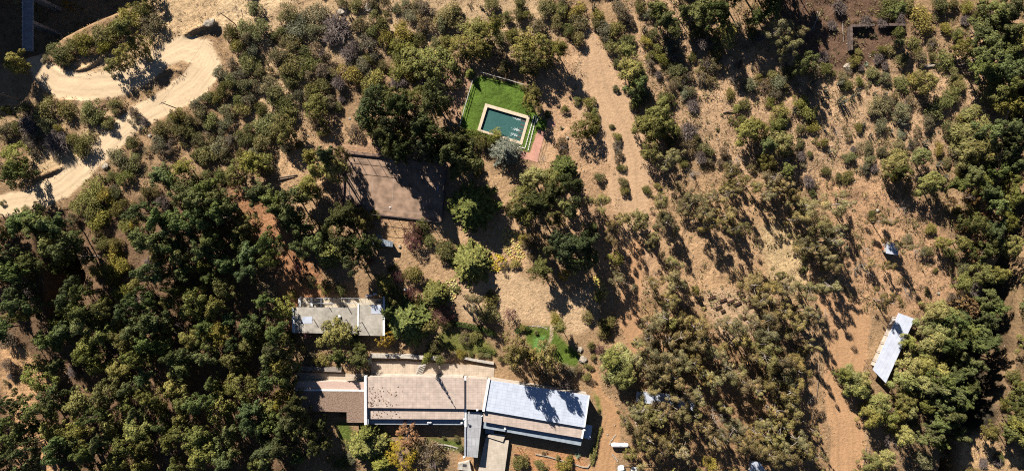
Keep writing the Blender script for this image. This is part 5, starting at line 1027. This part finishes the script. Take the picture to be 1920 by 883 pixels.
# ------------------------------------------------------------------ bridge, poles
br = thing('road_bridge', 'narrow plank road bridge crossing the shaded canyon', 'bridge')
MB().prism(P_([(42, -90), (61, -90), (61, 96), (42, 96)], .05), -.35, .06).build('deck', brickmat('bridge_planks', (.30, .29, .30), (.17, .17, .18), 2.7, .3, 0, .03, .8, .2, 0, .3), br)
for x_ in (41.6, 61.4):
    a = W(x_, -90, 1); b = W(x_, 97, 1); MB().bar((a[0], a[1], .9), (b[0], b[1], .9), .12, .1).build('handrail', GREYP, br)
    pm = MB()
    for k in range(22): pm.box(*W(x_, -88+k*8.6, .5), .06, .9, .1, .1)
    pm.build('railing_posts', GREYP, br)
for y_ in (-60, -10, 40): x, y = W(51, y_); MB().box(x, y, -14, -.36, 2.2, .8).build('pier', CONC, br)
def util_pole(px, py, h, label, cross=True):
    x, y = W(px, py); z = Tz(x, y); t = thing('utility_pole', label, 'utility pole', (x, y, z))
    MB().tube([(0, 0, -.5), (0, 0, h)], [.15, .1], 8).build('pole', WOOD, t)
    if cross: MB().box(0, 0, h-.6, h-.45, 1.9, .12, .4).build('crossarm', WOOD, t)
    for s in (-1, 1): MB().tube([(s*.8, s*.33, h-.45), (s*.8, s*.33, h-.25)], .05, 6).build('insulator', WHITE, t)
    return (x, y, z+h)
p1 = util_pole(332, 204, 8.0, 'wooden utility pole beside the gravel road')
p2 = util_pole(38, 187, 7.5, 'wooden utility pole with crossarm beside the bridge end')
p3 = util_pole(450, 410, 10, 'wooden utility pole standing on the reddish path')
p4 = util_pole(440, 45, 9, 'wooden utility pole near the upper road spur')
for i, (a, b) in enumerate(((p1, p4), (p1, p3), (p2, (-200, 60, 10)))):
    pts = [Vector(a).lerp(Vector(b), f)-Vector((0, 0, 3.0*4*f*(1-f)*.35)) for f in np.linspace(0, 1, 9)]
    o = MB().tube(pts, .018, 4, False).build('power_line', STEEL); tag(o, ('power line running up from the roadside pole', 'power line running down to the reddish path', 'power line leaving the crossarm pole westward')[i], 'cable')
for px, py, h, lb in ((970, 837, 1.6, 'western dark post on the red soil bed'), (976, 838, 1.6, 'eastern dark post on the red soil bed')):
    x, y = W(px, py); o = MB().tube([(x, y, -.2), (x, y, h)], .05, 6).build('garden_post', STEEL); tag(o, lb, 'post')
o = MB().box(*W(970, 853), -.1, .5, 1.6, .6, -.15).build('planter_box', TIMBER, None, .03); tag(o, 'dark planter box east of the concrete terrace', 'planter')

# ------------------------------------------------------------------ yellow ground plants, planted one by one
def patch(poly, n, lb, col, sc=(.7, 1.1)):
    xs = [p[0] for p in poly]; ys = [p[1] for p in poly]; done = []; tries = 0
    while len(done) < n and tries < 4000:
        tries += 1; x_, y_ = rng.uniform(min(xs), max(xs)), rng.uniform(min(ys), max(ys))
        if sdist(np.array([x_]), np.array([y_]), poly)[0] < 0 or any(math.hypot(x_-a, y_-b) < 3.6 for a, b in done): continue
        done.append((x_, y_)); x, y = W(x_, y_); o = link('yellow_rosette', ZLIB[rng.integers(3)], None, (x, y, Tz(x, y)))
        o.scale = (rng.uniform(*sc),)*3; o.rotation_euler.z = rng.uniform(0, 6); o.color = (*[c*rng.uniform(.85, 1.15) for c in col], 1); tag(o, lb, 'ground plant', lb)
patch([(945, 425), (975, 440), (985, 480), (968, 492), (948, 475), (938, 445)], 62, 'pale yellow rosette in the patch between the garden and tall trees', (.52, .38, .14))
patch([(832, 530), (852, 520), (862, 545), (848, 565), (835, 560)], 32, 'pale yellow rosette in the patch beside the round conifer', (.52, .40, .17))
patch([(908, 480), (930, 474), (952, 485), (945, 508), (918, 508)], 34, 'golden rosette in the bed east of the round conifer', (.46, .34, .05))
patch([(1112, 516), (1130, 528), (1142, 552), (1136, 558), (1120, 545)], 24, 'yellow rosette in the narrow strip beside the dirt track', (.50, .38, .12))
patch([(905, 405), (935, 415), (940, 440), (915, 445)], 14, 'yellowish rosette on the path below the court', (.36, .25, .10), (.5, .8))
# clipped hedges
def hedge(pts, wd, h, label, col):
    V = []; F = []; vs = []; k = 0; r = np.random.default_rng(int(pts[0][0]))
    for a, b in zip(pts[:-1], pts[1:]):
        p = np.array(W(*a)); q = np.array(W(*b)); n = int(np.linalg.norm(q-p)*190*wd)
        t = r.uniform(0, 1, n)[:, None]; c = p+(q-p)*t; off = r.uniform(-1, 1, (n, 2))*wd/2; bump = .25*np.sin(c[:, 0]*2.1)+.15*np.sin(c[:, 1]*3.3+c[:, 0])
        z = h*(.8+bump*.4)*np.sqrt(r.uniform(.25, 1, n)); P = np.concatenate([c+off, z[:, None]], 1)
        v, f = leafquads(P, r.normal(size=(n, 3))*.6+np.array([0, 0, .8]), .11, 1.3, r); V.append(v); F.append(f+k); k += len(v); vs.append(r.uniform(0, 1, n))
    o = link('hedge', npmesh('hedge', np.concatenate(V), np.concatenate(F), [LEAF], np.concatenate(vs))); o.color = (*col, 1); tag(o, label, 'hedge')
hedge([(850, 606), (880, 610), (912, 618), (930, 628)], 1.3, 1.4, 'dark green hedge below the yard, above the west lawn', (.05, .075, .02))
hedge([(968, 622), (980, 615), (992, 614)], 1.2, 1.1, 'short dark hedge at the round lawn', (.055, .085, .02))
hedge([(868, 250), (895, 253), (918, 262), (930, 262)], 2.0, 1.5, 'olive hedge along the south side of the pool lawn', (.10, .115, .025))
hedge([(1113, 835), (1108, 850), (1110, 868), (1120, 820), (1126, 800)], .8, .7, 'narrow hedge along the dirt road', (.15, .145, .05))
hedge([(896, 652), (915, 655), (928, 660)], 1.0, .8, 'low hedge behind the planter wall', (.10, .115, .03))

# ------------------------------------------------------------------ undergrowth
def scatter(name, n, mask, size, h, col, label, seed, blades=7, asp=3.0):
    r = np.random.default_rng(seed); X = r.uniform(-142, 142, n*3); Y = r.uniform(-72, 72, n*3)
    px = X*S+960; py = 441.5-Y*S; m = mask(px, py, r)
    for R_d, *_ in ((ROAD,), (TRACK,), (TRACK2,), (TRACK3,), (TRACK4,)):
        d, lat, wv, al = ldist(px, py, R_d); m &= d > wv*(.8 if R_d is not TRACK else .6)
    for pts in (A_up, B_up, A_mid, B_mid, CT, [(690, 660), (1110, 700), (1110, 840), (540, 800), (540, 690)], [(545, 555), (722, 555), (722, 632), (545, 632)], [(861, 137), (1045, 160), (1010, 310), (855, 255)], [(1635, 585), (1720, 585), (1665, 720), (1630, 700)], [(1656, 450), (1690, 450), (1690, 482), (1656, 482)], [(40, -60), (64, -60), (64, 100), (40, 100)], [(890, 800), (956, 800), (950, 900), (855, 900)], [(1140, 822), (1184, 822), (1184, 845), (1140, 845)], [(1155, 865), (1200, 865), (1200, 900), (1155, 900)]):
        m &= sdist(px, py, pts) < 0
    X, Y = X[m][:n], Y[m][:n]; Z = terrain(X, Y); k = len(X)
    s = r.uniform(.5, 1.5, k)*size; P = np.repeat(np.stack([X, Y, Z], 1), blades, 0); ss = np.repeat(s, blades)
    a = r.uniform(0, 6.283, k*blades); q = r.uniform(.1, 1, k*blades)
    P = P+np.stack([np.cos(a)*q*ss, np.sin(a)*q*ss, ss*h*r.uniform(.2, 1, k*blades)], 1)
    al = np.stack([np.cos(a)*.6, np.sin(a)*.6, np.full(len(a), .8)], 1)+r.normal(size=(len(a), 3))*.3
    N = r.normal(size=(len(a), 3))+np.array([0, 0, .6]); v, f = leafquads(P, N, 1.0, asp, r, al)
    c = np.repeat(P, 4, 0); v = c+(v-c)*np.repeat(ss, 4)[:, None]*.13*1.0
    o = link(name, npmesh(name, v, f, [LEAF], r.uniform(0, 1, len(f)))); o.color = (*col, 1); tag(o, label, kind='stuff')
def dens(px, py, r, f, seed, th):
    return fbm(px/f, py/f, seed, 4)+r.uniform(-.25, .25, len(px)) > th
golden = [(1170, -40), (1430, -40), (1500, 110), (1900, 40), (1840, 240), (1760, 400), (1480, 350), (1340, 340), (1200, 180)]
hill = [(400, 60), (600, 0), (1060, -30), (1160, 60), (1040, 160), (860, 130), (660, 260), (460, 340), (330, 330), (260, 240), (360, 190), (420, 130)]
scatter('dry_grass', 15000, lambda px, py, r: ((sdist(px, py, golden) > 0) | (sdist(px, py, hill) > 0) | (r.uniform(0, 1, len(px)) < .2)) & dens(px, py, r, 40, 5, -.02) & ~((px > 385) & (px < 560) & (py < 62)), .42, .8, (.30, .21, .10), 'tawny dry grass over the open slopes', 31)
scatter('low_scrub', 9000, lambda px, py, r: ((sdist(px, py, golden) > 0) | (sdist(px, py, hill) > 0) | (px < 560) | (px > 1180) | (r.uniform(0, 1, len(px)) < .08)) & dens(px, py, r, 30, 7, .05), .46, .9, (.095, .09, .04), 'low olive scrub between the trees', 33, 9, 2.0)
scatter('twig_litter', 8000, lambda px, py, r: dens(px, py, r, 26, 9, .04) & ((px < 640) | (px > 1150) | (py < 200)), .5, .45, (.17, .125, .09), 'brown twigs and dry litter under the trees', 35, 7, 4.5)
scatter('leaf_litter', 4500, lambda px, py, r: dens(px, py, r, 30, 11, -.02), .55, .08, (.15, .085, .05), 'dead leaves strewn over the dirt', 37, 5, 1.1)
scatter('canyon_scrub', 1400, lambda px, py, r: (px < 330) & (py < 120) & dens(px, py, r, 20, 13, -.1), .6, .9, (.10, .09, .045), 'scrub on the shaded canyon side', 39, 9, 2.0)
def stones(n, seed):
    r = np.random.default_rng(seed); X = r.uniform(-140, 140, n*4); Y = r.uniform(-70, 70, n*4); px = X*S+960; py = 441.5-Y*S
    m = dens(px, py, r, 22, 19, .06) & (sdist(px, py, CT) < 0) & (sdist(px, py, [(540, 540), (740, 540), (740, 660), (1130, 690), (1130, 850), (540, 850)]) < 0) & (sdist(px, py, [(858, 135), (1045, 160), (1010, 310), (855, 255)]) < 0)
    near = np.zeros(len(X), bool)
    for R_d in (ROAD, TRACK, TRACK4):
        d, lat, wv, al = ldist(px, py, R_d); near |= (d > wv*.9) & (d < wv*1.5); m &= d > wv*.9
    m &= near | (r.uniform(0, 1, len(X)) < .5) & (px > 400) | (sdist(px, py, golden) > 0)
    X, Y = X[m][:n], Y[m][:n]; Z = terrain(X, Y); k = len(X); s = r.uniform(.08, .24, k)**1.0
    o8 = np.array([(1, 0, 0), (0, 1, 0), (-1, 0, 0), (0, -1, 0), (0, 0, .8), (0, 0, -.6)]); tri = np.array([(0, 1, 4), (1, 2, 4), (2, 3, 4), (3, 0, 4), (1, 0, 5), (2, 1, 5), (3, 2, 5), (0, 3, 5)])
    V = (o8[None]*(1+r.uniform(-.3, .3, (k, 6, 1)))*s[:, None, None]+np.stack([X, Y, Z+s*.3], 1)[:, None]).reshape(-1, 3); F = (tri[None]+6*np.arange(k)[:, None, None]).reshape(-1, 3)
    tag(link('loose_pebbles', npmesh('loose_pebbles', V, F, [STONE])), 'loose stones strewn along the tracks and open slopes', kind='stuff')
stones(2600, 61)
scatter('fine_scrub', 6500, lambda px, py, r: (((sdist(px, py, golden) > 0) | ((px > 1200) & (py < 600))) | (px < 300) & (py > 190) & (py < 330)) & dens(px, py, r, 24, 15, .03), .8, .8, (.15, .135, .06), 'fine dry green scrub on the eastern slopes', 43, 16, 2.4)
# ------------------------------------------------------------------ trees just beyond the view
def outer(key, px, py, r): 
    o = plant(key, px, py, r); REG.pop(); o['label'] = {'E': 'dark evergreen tree beyond the edge of the view', 'H': 'very tall dark tree beyond the edge of the view', 'G': 'green tree beyond the edge of the view', 'P': 'pale feathery tree beyond the edge of the view', 's': 'shrub beyond the edge of the view', 'g': 'grey bush beyond the edge of the view', 'U': 'eucalyptus beyond the edge of the view'}[key]; o['group'] = o['label']
for k, x_, y_, r_ in (('H', 1385, -35, 22), ('H', 1420, -50, 24), ('H', 1460, -45, 22), ('H', 1490, -60, 24), ('H', 1430, -85, 22), ('H', 1475, -95, 24), ('E', 1520, -40, 20), ('G', 270, -16, 16), ('E', 1280, -28, 20), ('E', 1300, -60, 22)): outer(k, x_, y_, r_)
for i in range(26):
    outer('EGE'[i % 3], -60+i*31+rng.uniform(-8, 8), 903+rng.uniform(0, 40), rng.uniform(18, 26)) if i < 22 else None
for i in range(12): outer('GPE'[i % 3], 640+i*45+rng.uniform(-8, 8), 925+rng.uniform(0, 40), rng.uniform(16, 24))
for i in range(14): outer('UPG'[i % 3], 1210+i*55+rng.uniform(-8, 8), 905+rng.uniform(0, 30), rng.uniform(16, 24))
for i in range(18):
    if not 540 < 400+i*30 < 790: outer('EGE'[i % 3], -25-rng.uniform(0, 40), 400+i*30, rng.uniform(18, 26))
    outer('EPG'[i % 3], 1945+rng.uniform(0, 40), i*50, rng.uniform(18, 28))
for i in range(26): outer('sgs'[i % 3], 430+i*34, -20-rng.uniform(0, 30), rng.uniform(9, 16))
for i in range(16): outer('HEG'[i % 3], -120+i*26+rng.uniform(-9, 9), -60-rng.uniform(0, 60)+0*i, rng.uniform(16, 24)) if i < 8 else None
settle_labels()
